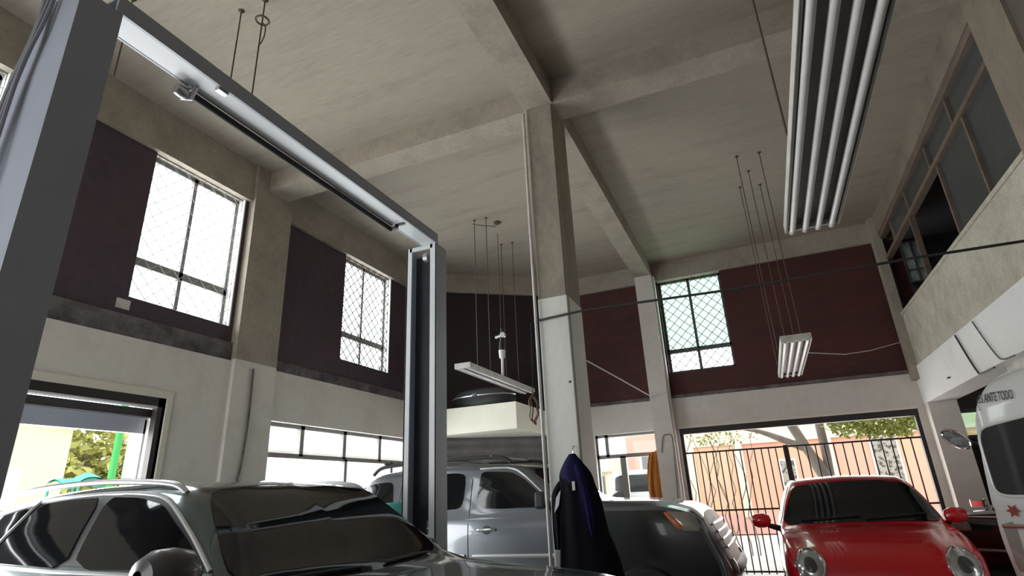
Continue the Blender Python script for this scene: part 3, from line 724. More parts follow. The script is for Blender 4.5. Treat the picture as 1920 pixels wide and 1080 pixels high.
def resample(pts, n):
    pts = pts + [pts[0]]; d = [0.]
    for a, b in zip(pts, pts[1:]): d.append(d[-1] + math.hypot(b[0] - a[0], b[1] - a[1]))
    out = []; j = 0
    for i in range(n):
        s = d[-1] * i / n
        while d[j + 1] < s: j += 1
        u = (s - d[j]) / max(d[j + 1] - d[j], 1e-9); out.append((pts[j][0] + (pts[j + 1][0] - pts[j][0]) * u, pts[j][1] + (pts[j + 1][1] - pts[j][1]) * u))
    return out

def patch(bvh, outline, view, off=.006, it=2, n=72, rings=7, dome=0.):
    pts = resample(closed_smooth(outline, it), n)
    cx = sum(p[0] for p in pts) / n; cy = sum(p[1] for p in pts) / n
    vs = []; fs = []
    for k in range(rings + 1):
        s = 1 - k / rings
        for p in pts:
            if k == rings: break
            l, nr = hit(bvh, cx + (p[0] - cx) * s, cy + (p[1] - cy) * s, view)
            vs.append(l + nr * (off + dome * (1 - s * s)))
    l, nr = hit(bvh, cx, cy, view); vs.append(l + nr * (off + dome))
    for k in range(rings - 1):
        for j in range(n): fs.append((k * n + j, k * n + (j + 1) % n, (k + 1) * n + (j + 1) % n, (k + 1) * n + j))
    c = len(vs) - 1
    for j in range(n): fs.append(((rings - 1) * n + j, (rings - 1) * n + (j + 1) % n, c))
    m = len(vs)
    for p in pts:
        l, nr = hit(bvh, p[0], p[1], view); vs.append(l - nr * .012)
    for j in range(n): fs.append((j, (j + 1) % n, m + (j + 1) % n, m + j))
    return MB().add(vs, fs, True)

def seam(bvh, pts, view, r=.004, n=30, closed=False, off=0.):
    if closed: pts = pts + [pts[0]]
    q = []
    for a, b in zip(pts, pts[1:]):
        for i in range(8): q.append((a[0] + (b[0] - a[0]) * i / 8, a[1] + (b[1] - a[1]) * i / 8))
    q.append(pts[-1])
    P = []
    for u, v in q:
        l, nr = hit(bvh, u, v, view); P.append(l + nr * off)
    return MB().tube(P, r, 6)

def ring_around(bvh, outline, view, r, it=2, n=72, off=.004):
    pts = resample(closed_smooth(outline, it), n); pts.append(pts[0])
    P = []
    for u, v in pts:
        l, nr = hit(bvh, u, v, view); P.append(l + nr * off)
    return MB().tube(P, r, 8)

def wheel(par, x, y, s, r=.33, w=.2, rim='silver'):
    o = MB().lathe([(r * .6, -w / 2), (r * .93, -w / 2), (r, -w * .35), (r, w * .35), (r * .93, w / 2), (r * .6, w / 2)], (x, y, r), 'y', 32).build('wheel', 'rubber', par, local=True)
    m = MB().lathe([(r * .6, -w * .45), (r * .62, 0), (r * .6, w * .45)], (x, y, r), 'y', 32)
    for i in range(5):
        a = 2 * PI * i / 5
        m.tube([(x, y + s * w * .47, r), (x + math.cos(a) * r * .57, y + s * w * .47, r + math.sin(a) * r * .57)], r * .07, 6)
    m.build('rim', rim, o, local=True)

def both(fn):
    for v in ('side-', 'side+'): fn(v)
def scale_out(o, k):
    cx = sum(p[0] for p in o) / len(o); cy = sum(p[1] for p in o) / len(o)
    return [(cx + (p[0] - cx) * k, cy + (p[1] - cy) * k) for p in o]
def circ(cx, cy, rx, ry=None, n=24): return [(cx + rx * math.cos(2 * PI * i / n), cy + (ry or rx) * math.sin(2 * PI * i / n)) for i in range(n)]

def arch(bvh, par, x, r):
    for v in ('side-', 'side+'): patch(bvh, circ(x, r, r * 1.16), v, .004, 0, 40, 4).build('wheel_arch', 'plastic', par, local=True)

# --- near SUV: nose towards +x
SX, SY = -2.6, 2.63
suv = thing('suv', 'dark teal-grey SUV with tinted windows and roof rails, standing in the lift nearest the camera', 'car', (SX, SY, 0))
lx = lambda X: X - SX
S = [station(lx(-.40), .36, .50, .60, .72, .56, .80, .42, .03), station(lx(-.48), .30, .66, .76, .82, .70, .90, .55, .03), station(lx(-.66), .27, .76, .86, .91, .79, .97, .62, .03),
     station(lx(-1.05), .26, .80, .92, .985, .87, 1.025, .68, .025), station(lx(-1.82), .26, .82, .93, 1.055, .885, 1.07, .74, .012), station(lx(-1.95), .26, .82, .93, 1.085, .88, 1.12, .79, .02),
     station(lx(-2.25), .26, .82, .93, 1.135, .88, 1.375, .715, .04), station(lx(-2.50), .26, .82, .93, 1.15, .88, 1.53, .665, .035), station(lx(-2.75), .26, .82, .93, 1.165, .88, 1.565, .65, .04),
     station(lx(-3.15), .26, .82, .93, 1.18, .88, 1.575, .645, .05), station(lx(-3.75), .26, .82, .93, 1.20, .875, 1.55, .63, .05), station(lx(-4.2), .26, .81, .92, 1.21, .86, 1.475, .60, .06),
     station(lx(-4.55), .28, .78, .90, 1.16, .82, 1.25, .60, .05), station(lx(-4.72), .32, .74, .86, 1.0, .78, 1.04, .58, .04), station(lx(-4.8), .36, .66, .78, .86, .66, .9, .5, .03)]
mb, bv = car_shell(S, 150)
body = mb.build('body', 'suv_paint', suv, local=True)
FW = [(lx(-2.15), 1.190), (lx(-2.17), 1.215), (lx(-2.34), 1.322), (lx(-2.54), 1.437), (lx(-2.74), 1.477), (lx(-2.99), 1.490), (lx(-2.875), 1.192)]
RW = [(lx(-2.935), 1.195), (lx(-3.05), 1.491), (lx(-3.3), 1.490), (lx(-3.53), 1.474), (lx(-3.55), 1.222)]
QW = [(lx(-3.60), 1.235), (lx(-3.595), 1.465), (lx(-3.85), 1.422), (lx(-4.14), 1.325), (lx(-4.14), 1.265)]
FRAME = [(lx(-2.10), 1.178), (lx(-2.31), 1.325), (lx(-2.53), 1.455), (lx(-2.74), 1.496), (lx(-3.1), 1.508), (lx(-3.55), 1.490), (lx(-3.9), 1.432), (lx(-4.2), 1.325), (lx(-4.2), 1.25)]
def f(v):
    patch(bv, FRAME, v, .003, 1, 120, 8).build('window_surround', 'plastic', suv, local=True)
    for o_, nm in ((FW, 'front_window'), (RW, 'rear_window'), (QW, 'quarter_window')):
        patch(bv, o_, v, .008, 1, 90, 7).build(nm, 'tint', suv, local=True)
    pl = cr(FRAME[:-1], 40); T = []
    for u, z in pl:
        l, nr = hit(bv, u, z, v); T.append(l + nr * .004)
    MB().tube(T, .011, 8).build('window_trim', 'silver', suv, local=True)
    seam(bv, [(lx(-3.575), 1.225), (lx(-3.565), 1.49)], v, .010, off=.008).build('pillar_trim', 'silver', suv, local=True)
    seam(bv, [(lx(-1.95), .40), (lx(-1.97), .75), (lx(-1.95), 1.1)], v).build('door_seam', 'plastic', suv, local=True)
    seam(bv, [(lx(-2.88), .38), (lx(-2.90), 1.17)], v).build('door_seam', 'plastic', suv, local=True)
    seam(bv, [(lx(-2.08), 1.165), (lx(-3.0), 1.185), (lx(-4.15), 1.235)], v, .009, off=.004).build('belt_trim', 'silver', suv, local=True)
    for hx in (-2.72, -3.45):
        l, nr = hit(bv, lx(hx), .98, v)
        MB().tube([l + nr * .005 + Vector((-.1, 0, 0)), l + nr * .04 + Vector((-.06, 0, 0)), l + nr * .04 + Vector((.06, 0, 0)), l + nr * .005 + Vector((.1, 0, 0))], .012, 8).build('door_handle', 'silver', suv, local=True)
    # sail panel and mirror
    sgn = -1 if v == 'side-' else 1
    patch(bv, [(lx(-2.125), 1.182), (lx(-2.25), 1.190), (lx(-2.265), 1.262)], v, .012, 1, 36, 3).build('sail_panel', 'hood_paint', suv, local=True)
    m_ = MB(); c = Vector((lx(-2.045), -1.045, 1.20)) if sgn < 0 else Vector((lx(-2.24), 1.02, 1.085))
    prof = [(0.0, -.115), (.035, -.11), (.062, -.07), (.072, -.01), (.07, .06), (.05, .105), (0.02, .118)]
    vs = []; fs = []; n = 20
    for k_, (r_, yy) in enumerate(prof):
        for j in range(n):
            a = 2 * PI * j / n
            vs.append(c + Vector((math.cos(a) * max(r_, .004) * 1.25, sgn * yy, math.sin(a) * max(r_, .004) * 1.22)))
    for i in range(len(prof) - 1):
        for j in range(n): fs.append((i * n + j, i * n + (j + 1) % n, (i + 1) * n + (j + 1) % n, (i + 1) * n + j))
    mo = MB().add(vs, fs, True).build('mirror', 'grey_plastic', suv, local=True)
    MB().tube([c + Vector((0, -sgn * .09, -.04)), Vector((c.x + .03, sgn * .88, c.z - .07))], [.03, .035], 10).build('mirror_arm', 'plastic', mo, local=True)
    # roof rail
    rr = []
    for X, z in ((-2.50, 1.49), (-2.60, 1.535), (-2.9, 1.562), (-3.3, 1.572), (-3.8, 1.548), (-4.15, 1.475), (-4.28, 1.415)): rr.append((lx(X), sgn * (.655 - .02 * (X + 2.5) * 0), z))
    ro = MB().tube(cr(rr, 36), .015, 10).build('roof_rail', 'silver', suv, local=True)
    arch(bv, suv, lx(-1.15), .34) if v == 'side-' else None
    arch(bv, suv, lx(-3.95), .34) if v == 'side-' else None
both(f)
patch(bv, [(-.80, 1.135), (-.615, 1.492), (-.3, 1.517), (0, 1.522), (.3, 1.517), (.615, 1.492), (.80, 1.135), (.4, 1.098), (0, 1.09), (-.4, 1.098)], 'front', .006, 2, 96, 12).build('windshield', 'tint', suv, local=True)
patch(bv, [(-.60, 1.20), (-.5, 1.40), (0, 1.44), (.5, 1.40), (.60, 1.20), (0, 1.19)], 'rear', .006, 2, 60, 6).build('rear_glass', 'tint', suv, local=True)
patch(bv, [(lx(-1.97), -.70), (lx(-1.97), .70), (lx(-1.6), .72), (lx(-.85), .62), (lx(-.62), .3), (lx(-.60), 0), (lx(-.62), -.3), (lx(-.85), -.62), (lx(-1.6), -.72)], 'top', .004, 1, 80, 10).build('hood', 'hood_paint', suv, local=True)
for s in (-1, 1):
    pts = []
    for i in range(9):
        l, n_ = hit(bv, s * .1 + s * i * .06, 1.105 + .008 * math.sin(i / 8 * PI * .5), 'front'); pts.append(l + n_ * .016)
    MB().tube(pts, .008, 6).build('wiper', 'plastic', suv, local=True)
    patch(bv, [(s * .36, .70), (s * .62, .74), (s * .68, .84), (s * .40, .80)], 'front', .006, 1, 40, 4).build('headlight', 'lens', suv, local=True)
    wheel(suv, lx(-1.15), s * .845, s, .34); wheel(suv, lx(-3.95), s * .835, s, .34)
patch(bv, [(-.32, .62), (.32, .62), (.30, .76), (-.30, .76)], 'front', .006, 1, 40, 4).build('radiator_grille', 'plastic', suv, local=True)

# --- grey off-roader behind the lift: nose towards +x
TX, TY = -2.6, 6.98
tr = thing('grey_suv', 'steel-grey off-roader with roof rack parked behind the lift post, nose behind the jacket', 'car', (TX, TY, 0))
lx = lambda X: X - TX
S = [station(lx(-.44), .50, .58, .70, .64, .62, .70, .5, .03), station(lx(-.49), .42, .74, .84, .74, .80, .82, .64, .03), station(lx(-.58), .40, .80, .91, .92, .85, 1.02, .69, .03), station(lx(-.66), .39, .82, .935, 1.08, .87, 1.16, .72, .03),
     station(lx(-.80), .38, .82, .945, 1.19, .885, 1.26, .74, .03), station(lx(-1.1), .38, .84, .955, 1.25, .89, 1.33, .74, .04), station(lx(-1.78), .38, .84, .95, 1.26, .90, 1.36, .76, .03),
     station(lx(-1.95), .38, .84, .95, 1.265, .90, 1.40, .77, .04), station(lx(-2.25), .38, .84, .95, 1.27, .90, 1.58, .76, .06), station(lx(-2.55), .38, .84, .95, 1.27, .90, 1.76, .735, .06),
     station(lx(-2.75), .38, .84, .95, 1.275, .90, 1.80, .73, .06), station(lx(-3.6), .38, .84, .95, 1.28, .90, 1.83, .73, .05), station(lx(-4.4), .38, .84, .94, 1.29, .89, 1.80, .71, .06),
     station(lx(-4.75), .40, .82, .93, 1.29, .87, 1.72, .68, .07), station(lx(-4.9), .42, .80, .91, 1.25, .85, 1.45, .66, .06), station(lx(-5.02), .46, .76, .88, 1.1, .82, 1.15, .66, .03), station(lx(-5.06), .5, .7, .8, .85, .74, .9, .6, .03)]
mb, bt = car_shell(S, 150)
mb.build('body', 'truck_paint', tr, local=True)
def f(v):
    sgn = -1 if v == 'side-' else 1
    for o_, nm in (([(lx(-2.18), 1.30), (lx(-2.28), 1.40), (lx(-2.52), 1.60), (lx(-2.68), 1.68), (lx(-2.95), 1.70), (lx(-3.06), 1.70), (lx(-3.08), 1.30)], 'front_window'),
                   ([(lx(-3.25), 1.30), (lx(-3.25), 1.70), (lx(-3.6), 1.71), (lx(-3.95), 1.70), (lx(-4.05), 1.31)], 'rear_window'),
                   ([(lx(-4.2), 1.33), (lx(-4.27), 1.66), (lx(-4.6), 1.64), (lx(-4.82), 1.58), (lx(-4.7), 1.35)], 'quarter_window')):
        patch(bt, o_, v, .006, 2, 90, 6).build(nm, 'tint', tr, local=True)
    pl = cr([(lx(-2.12), 1.30), (lx(-2.3), 1.45), (lx(-2.54), 1.65), (lx(-2.72), 1.725), (lx(-3.08), 1.735)], 30)
    T = [hit(bt, u, z, v)[0] + hit(bt, u, z, v)[1] * .004 for u, z in pl]
    MB().tube(T, .013, 8).build('window_trim', 'silver', tr, local=True)
    seam(bt, [(lx(-2.1), .55), (lx(-2.1), 1.27)], v, .005).build('door_seam', 'plastic', tr, local=True)
    seam(bt, [(lx(-3.16), .5), (lx(-3.16), 1.77)], v, .006).build('door_seam', 'plastic', tr, local=True)
    seam(bt, [(lx(-4.1), .8), (lx(-4.14), 1.74)], v, .005).build('door_seam', 'plastic', tr, local=True)
    seam(bt, [(lx(-2.12), .835), (lx(-3.1), .83)], v, .022, off=.006).build('side_moulding', 'silver', tr, local=True)
    seam(bt, [(lx(-3.2), .83), (lx(-4.0), .84)], v, .022, off=.006).build('side_moulding', 'silver', tr, local=True)
    for hx in (-2.93, -3.9):
        l, nr = hit(bt, lx(hx), 1.09, v)
        patch(bt, circ(lx(hx), 1.09, .055, .045), v, .003, 0, 24, 3).build('handle_recess', 'plastic', tr, local=True)
        MB().tube([l + nr * .008 + Vector((-.11, 0, 0)), l + nr * .04 + Vector((-.07, 0, 0)), l + nr * .04 + Vector((.07, 0, .003)), l + nr * .008 + Vector((.1, 0, 0))], .014, 8).build('door_handle', 'silver', tr, local=True)
    c = Vector((lx(-2.22), sgn * 1.06, 1.37)); vs = []
    mo = obox(c, (.055, 0, .0), (0, .11, 0), (.0, 0, .085)).build('mirror', 'plastic', tr, local=True, bevel=.03)
    MB().tube([c + Vector((0, -sgn * .08, -.05)), Vector((lx(-2.2), sgn * .90, 1.29))], .03, 8).build('mirror_arm', 'plastic', mo, local=True)
    # dark front wing
    patch(bt, [(lx(-2.06), .55), (lx(-2.06), 1.24), (lx(-1.5), 1.235), (lx(-1.0), 1.225), (lx(-.80), 1.16), (lx(-.68), 1.0), (lx(-.56), .7), (lx(-.58), .5), (lx(-.85), .5)], v, .004, 1, 110, 9).build('front_wing', 'fender_paint', tr, local=True)
    patch(bt, [(lx(-1.02), 1.215), (lx(-.86), 1.04), (lx(-.70), 1.03), (lx(-.69), 1.06), (lx(-.74), 1.185)], v, .012, 1, 60, 5, .012).build('headlight', 'lens', tr, local=True)
    patch(bt, [(lx(-1.02), 1.20), (lx(-.97), 1.20), (lx(-.82), 1.06), (lx(-.89), 1.05)], v, .018, 1, 40, 4, .01).build('indicator', 'amber', tr, local=True)
    rr = [(lx(X), sgn * .62, z) for X, z in ((-2.75, 1.80), (-2.9, 1.865), (-3.4, 1.88), (-4.2, 1.865), (-4.55, 1.84), (-4.68, 1.76))]
    MB().tube(cr(rr, 30), .022, 8).build('roof_rail', 'black_steel', tr, local=True)
    if v == 'side-': arch(bt, tr, lx(-1.25), .37); arch(bt, tr, lx(-4.0), .37)
both(f)
m = MB()
for X in (-3.0, -3.6, -4.2, -4.5): MB().tube([(lx(X), -.64, 1.885), (lx(X), .64, 1.885)], .014, 8).build('roof_rack_bar', 'grey_plastic', tr, local=True)
patch(bt, [(-.74, 1.42), (-.68, 1.70), (0, 1.735), (.68, 1.70), (.74, 1.42), (0, 1.40)], 'front', .006, 1, 80, 8).build('windshield', 'tint', tr, local=True)
patch(bt, [(-.62, 1.30), (-.55, 1.66), (.55, 1.66), (.62, 1.30)], 'rear', .006, 1, 50, 5).build('rear_glass', 'tint', tr, local=True)
patch(bt, [(-.86, .56), (-.88, .95), (-.80, 1.13), (-.4, 1.18), (0, 1.19), (.4, 1.18), (.80, 1.13), (.88, .95), (.86, .56), (0, .55)], 'front', .004, 1, 90, 8).build('front_panel', 'plastic', tr, local=True)
gr = patch(bt, [(-.55, .82), (-.58, 1.08), (0, 1.12), (.58, 1.08), (.55, .82)], 'front', .008, 1, 60, 5).build('radiator_grille', 'plastic', tr, local=True)
for z in (.86, .93, 1.0, 1.07):
    pts = [hit(bt, y / 10, z, 'front') for y in range(-6, 7)]; MB().tube([l + n_ * .018 for l, n_ in pts], .013, 6).build('grille_bar', 'chrome', gr, local=True)
m = MB(); m.tube([hit(bt, y / 20, .66, 'front')[0] + Vector((.0 - .16 * (y / 17) ** 4, 0, 0)) for y in range(-15, 16)], .06, 12)
m.build('front_bumper', 'plastic', tr, local=True)
for s in (-1, 1):
    patch(bt, circ(s * .62, .70, .06), 'front', .02, 0, 24, 3, .01).build('fog_lamp', 'lens', tr, local=True)
    wheel(tr, lx(-1.25), s * .87, s, .37, .24); wheel(tr, lx(-4.0), s * .86, s, .37, .24)

# --- small red car by the gate: nose towards -y
rc = thing('red_hatchback', 'small round red hatchback facing the camera in front of the gate', 'car', (.785, 8.0, 0), -PI / 2)
# local x forward, nose at x=+1.75 (world y 6.25)
S = [station(1.74, .34, .44, .54, .56, .52, .62, .4, .03), station(1.70, .24, .60, .68, .66, .64, .73, .48, .03), station(1.60, .20, .68, .76, .74, .70, .81, .54, .03), station(1.42, .18, .72, .80, .83, .745, .885, .58, .035),
     station(1.05, .18, .74, .815, .92, .765, .97, .62, .04), station(.82, .18, .745, .82, .945, .775, 1.0, .66, .03), station(.70, .18, .745, .82, .95, .78, 1.05, .70, .04), station(.45, .18, .745, .82, .96, .78, 1.27, .655, .06),
     station(.22, .18, .745, .82, .965, .78, 1.42, .60, .06), station(-.05, .18, .745, .82, .97, .78, 1.475, .585, .06), station(-.6, .18, .745, .82, .98, .775, 1.49, .58, .06), station(-1.15, .19, .74, .81, .985, .765, 1.43, .56, .06),
     station(-1.5, .21, .72, .80, .97, .74, 1.25, .53, .06), station(-1.68, .25, .68, .77, .9, .70, 1.02, .50, .05), station(-1.78, .3, .58, .66, .7, .58, .76, .42, .03)]
mb, br = car_shell(S, 150)
mb.build('body', 'red_paint', rc, local=True)
patch(br, [(-.748, 1.0), (-.565, 1.375), (-.3, 1.408), (0, 1.415), (.3, 1.408), (.565, 1.375), (.748, 1.0), (.35, 1.008), (0, 1.012), (-.35, 1.008)], 'front', .006, 1, 96, 12).build('windshield', 'tint', rc, local=True)
patch(br, [(-.55, 1.05), (-.45, 1.36), (.45, 1.36), (.55, 1.05)], 'rear', .006, 2, 50, 5).build('rear_glass', 'tint', rc, local=True)
def f(v):
    sgn = -1 if v == 'side-' else 1
    patch(br, [(.60, .985), (.35, 1.24), (.12, 1.385), (-.15, 1.405), (-.45, 1.40), (-.42, .995)], v, .006, 2, 70, 6).build('door_window', 'tint', rc, local=True)
    patch(br, [(-.52, 1.0), (-.54, 1.395), (-.95, 1.35), (-1.2, 1.1), (-1.1, 1.02)], v, .006, 2, 60, 5).build('quarter_window', 'tint', rc, local=True)
    seam(br, [(.62, .3), (.64, .95)], v).build('door_seam', 'plastic', rc, local=True); seam(br, [(-.48, .3), (-.48, .97)], v).build('door_seam', 'plastic', rc, local=True)
    c = Vector((.62, sgn * (.955 if sgn < 0 else .86), 1.045)); vs = []; fs = []; n = 18; pr = [(.0, -.10), (.05, -.09), (.075, -.03), (.075, .04), (.05, .09), (0, .1)]
    for r_, yy in pr:
        for j in range(n):
            a = 2 * PI * j / n; vs.append(c + Vector((math.cos(a) * max(r_, .003) * .8, sgn * yy, math.sin(a) * max(r_, .003) * 1.0)))
    for i in range(len(pr) - 1):
        for j in range(n): fs.append((i * n + j, i * n + (j + 1) % n, (i + 1) * n + (j + 1) % n, (i + 1) * n + j))
    mo = MB().add(vs, fs, True).build('mirror', 'red_paint', rc, local=True)
    MB().tube([c + Vector((0, -sgn * .06, -.05)), Vector((.56, sgn * .755, .95))], [.025, .035], 8).build('mirror_arm', 'plastic', mo, local=True)
    if v == 'side-': arch(br, rc, 1.12, .29); arch(br, rc, -1.18, .29)
both(f)
for s in (-1, 1):
    h = patch(br, circ(s * .58, .70, .105, .115), 'front', .012, 0, 40, 5, .02).build('headlight', 'lens_bowl', rc, local=True)
    ring_around(br, circ(s * .58, .70, .112, .122), 'front', .012, 0, 40, .012).build('headlight_bezel', 'chrome', h, local=True)
    patch(br, circ(s * .58, .695, .05, .055), 'front', .036, 0, 30, 3, .012).build('headlight_projector', 'grey_plastic', h, local=True)
    patch(br, circ(s * .55, .46, .06, .06), 'front', .01, 0, 30, 3, .01).build('running_light', 'lens', rc, local=True)
    wheel(rc, 1.12, s * .735, s, .29, .18); wheel(rc, -1.18, s * .725, s, .29, .18)
m = MB(); pts = []
for i in range(9):
    l, n_ = hit(br, -.55 + i * .07, 1.03 + .01 * i * .4, 'front'); pts.append(l + n_ * .018)
m.tube(pts, .008, 6); m.build('wiper', 'plastic', rc, local=True)
m = MB(); pts = []
for i in range(9):
    l, n_ = hit(br, .05 + i * .07, 1.03 + .01 * i * .4, 'front'); pts.append(l + n_ * .018)
m.tube(pts, .008, 6); m.build('wiper', 'plastic', rc, local=True)
patch(br, [(-.3, .34), (.3, .34), (.28, .42), (-.28, .42)], 'front', .008, 1, 40, 4).build('lower_grille', 'plastic', rc, local=True)
l, n_ = hit(br, 0, .60, 'front'); MB().tube([l + Vector((.005, -.22, 0)), l + Vector((.03, -.06, 0)), l + Vector((.03, .06, 0)), l + Vector((.005, .22, 0))], .012, 8).build('chrome_bar', 'chrome', rc, local=True)

# --- white high-roof van at the right edge; we see its tail, body runs away to the right
YAW = math.radians(45)
VW = .85
pv = Vector((1.765, 6.71, 0)); ct = pv + Vector((math.cos(YAW), -math.sin(YAW), 0)) * VW
ax = Vector((math.sin(YAW), math.cos(YAW), 0))
LV = 3.9
vc = ct + ax * (LV / 2)
van = thing('white_van', 'white high-roof van with grey lettering above its window, cut off by the right edge', 'van', tuple(vc), math.atan2(-ax.y, -ax.x))
# local +x = towards camera (tail)
h = LV / 2
S = [station(h, .46, .74, .80, 1.12, .79, 1.20, .70, .03), station(h - .02, .38, .79, .84, 1.2, .83, 1.97, .73, .06), station(h - .06, .34, .80, .85, 1.2, .845, 2.17, .70, .12), station(h - .16, .32, .81, .855, 1.2, .85, 2.31, .67, .17), station(h - .34, .3, .81, .86, 1.2, .855, 2.39, .65, .19),
     station(h - .7, .3, .81, .86, 1.2, .855, 2.42, .65, .19), station(0, .3, .81, .86, 1.2, .855, 2.43, .65, .19), station(-h + 1.0, .3, .81, .86, 1.2, .855, 2.38, .65, .19), station(-h + .6, .3, .81, .86, 1.18, .85, 1.95, .68, .12),
     station(-h + .2, .32, .8, .84, 1.1, .82, 1.3, .72, .05), station(-h + .04, .36, .76, .82, .95, .78, 1.02, .68, .03), station(-h, .42, .7, .75, .8, .7, .84, .6, .02)]
mb, bw = car_shell(S, 160)
mb.build('body', 'white_paint', van, local=True)
WIN = [(-.755, 1.265), (-.755, 1.71), (-.715, 1.815), (-.3, 1.875), (0, 1.88), (.3, 1.875), (.715, 1.815), (.755, 1.71), (.755, 1.265), (.67, 1.228), (0, 1.218), (-.67, 1.228)]
wg = patch(bw, WIN, 'front', .006, 2, 90, 8).build('tail_window', 'tint_smoke', van, local=True)
ring_around(bw, scale_out(WIN, 1.02), 'front', .014).build('window_seal', 'white_paint', wg, local=True)
m = MB(); pts = [hit(bw, y / 10 * .78, 1.02 - .0 * y, 'front') for y in range(-10, 11)]
m.tube([l + n_ * .01 + Vector((0, 0, -.04)) for l, n_ in pts], .022, 8); m.build('chrome_garnish', 'chrome', van, local=True)
patch(bw, [(-.62, .70), (-.66, .93), (.66, .93), (.62, .70)], 'front', .006, 1, 60, 4).build('tail_panel', 'grey_plastic', van, local=True)
pl = patch(bw, [(-.44, .72), (-.44, .88), (.44, .88), (.44, .72)], 'front', .014, 0, 40, 3).build('number_plate', 'enamel', van, local=True)
ring_around(bw, [(-.45, .71), (-.45, .89), (.45, .89), (.45, .71)], 'front', .012, 0, 60, .016).build('plate_frame', 'plastic', pl, local=True)
for s in (-1, 1):
    patch(bw, [(s * .69, .62), (s * .69, 1.02), (s * .79, 1.0), (s * .775, .62)], 'front', .01, 1, 40, 4).build('tail_light', 'lens', van, local=True)
    wheel(van, h - .95, s * .755, s, .32, .2); wheel(van, -h + .8, s * .755, s, .32, .2)
m = MB(); m.tube([hit(bw, y / 10 * .8, .50, 'front')[0] + Vector((.03, 0, 0)) for y in range(-10, 11)], .075, 10); m.build('tail_bumper', 'white_paint', van, local=True)
def f(v):
    for a, b in ((h - 1.2, h - .25), (h - 2.3, h - 1.3), (h - 3.25, h - 2.4)):
        patch(bw, [(a, 1.27), (a + .02, 1.75), (b - .03, 1.75), (b, 1.27)], v, .006, 1, 50, 5).build('side_window', 'tint', van, local=True)
    if v == 'side-': arch(bw, van, h - .95, .32); arch(bw, van, -h + .8, .32)
both(f)
# oval mirror on a bracket at the tail's left corner (a parking mirror with bright rim)
t_ = Vector((h + .0, -.945, 1.74))
m = MB(); n = 22; vs = []; fs = []
def oval(k, dx, rx=.135, rz=.066, tilt=-.6):
    P = []
    for j in range(n):
        a = 2 * PI * j / n; u, w_ = math.cos(a) * rx * k, math.sin(a) * rz * k
        P.append(t_ + Vector((dx, u * math.cos(tilt) - w_ * math.sin(tilt), u * math.sin(tilt) + w_ * math.cos(tilt))))
    return P
for k, dx in ((.55, -.05), (.9, -.035), (1., 0), (.93, .012)): vs += oval(k, dx)
for i in range(3):
    for j in range(n): fs.append((i * n + j, i * n + (j + 1) % n, (i + 1) * n + (j + 1) % n, (i + 1) * n + j))
fs.append(tuple(range(n))); m.add(vs, fs, True)
mo = m.build('parking_mirror', 'plastic', van, local=True)
P = oval(.96, .014); MB().tube(P + [P[0]], .012, 8).build('mirror_rim', 'chrome', mo, local=True)
m = MB(); m.add(oval(.92, .013), [tuple(range(n))]); m.build('mirror_glass', 'mirror_face', mo, local=True)
MB().tube([t_ + Vector((-.03, .06, -.02)), Vector((h - .1, -.80, 1.66))], .015, 8).build('mirror_bracket', 'plastic', mo, local=True)
# lettering (local +y runs to the right as seen from the camera)
def lettering(text, size, y_left, z, name, mt_, extrude=.002, off=.012, width=None, shear=0):
    cu = bpy.data.curves.new('txt', 'FONT'); cu.body = text; cu.size = size; cu.extrude = extrude; cu.shear = shear
    to = bpy.data.objects.new('txt', cu); COL.objects.link(to)
    dg = bpy.context.evaluated_depsgraph_get(); me = bpy.data.meshes.new_from_object(to.evaluated_get(dg))
    bpy.data.objects.remove(to); bpy.data.curves.remove(cu)
    xs = [v.co.x for v in me.vertices]; k = (width / (max(xs) - min(xs))) if width else 1
    vs = []
    for v in me.vertices:
        y = y_left + (v.co.x - min(xs)) * k; zz = z + v.co.y
        l, n_ = hit(bw, y, zz, 'front'); vs.append(l + n_ * (off + v.co.z))
    mb_ = MB(); mb_.add(vs, [tuple(p.vertices) for p in me.polygons]); bpy.data.meshes.remove(me)
    return mb_.build(name, mt_, van, local=True)
lettering('DIOS ANTE TODO', .115, -.73, 2.03, 'roof_lettering', 'lettering', width=.34)
lettering('CENTRO', .13, -.585, 1.055, 'tailgate_lettering', 'red_lettering', width=.46, shear=.15)
m = MB()
for i in range(6):
    a = i * PI / 3; c = (-.665, 1.105); p = []
    for u, w_ in ((0, 0), (.022, .016), (.06, 0), (.022, -.016)):
        l, n_ = hit(bw, c[0] + (u * math.cos(a) - w_ * math.sin(a)), c[1] + (u * math.sin(a) + w_ * math.cos(a)), 'front'); p.append(l + n_ * .012)
    m.add(p, [(0, 1, 2, 3)])
m.build('flower_mark', 'red_lettering', van, local=True)

# --- black car between the red car and the van, nose towards the camera's left
BY = math.radians(45)
ab = Vector((math.sin(BY), math.cos(BY), 0)); nb = Vector((-math.cos(BY), math.sin(BY), 0))
bc_c = Vector((3.20, 9.50, 0))
bc = thing('black_car', 'low black car, only its corner showing between the red hatchback and the white van', 'car', tuple(bc_c), math.atan2(-ab.y, -ab.x))
S = [station(1.30, .4, .46, .54, .66, .5, .74, .4, .03), station(1.24, .3, .62, .68, .84, .62, .93, .5, .03), station(1.1, .26, .66, .72, .92, .66, 1.0, .54, .03), station(.4, .24, .68, .74, .96, .68, 1.04, .58, .03),
     station(.25, .24, .68, .74, .97, .68, 1.08, .6, .04), station(-.2, .24, .68, .74, .98, .68, 1.40, .52, .06), station(-.9, .24, .68, .74, .98, .68, 1.44, .52, .06), station(-1.25, .26, .66, .72, .96, .66, 1.1, .52, .05), station(-1.32, .3, .6, .66, .8, .6, .86, .5, .03)]
mb, bb = car_shell(S, 110)
mb.build('body', 'black_paint', bc, local=True)
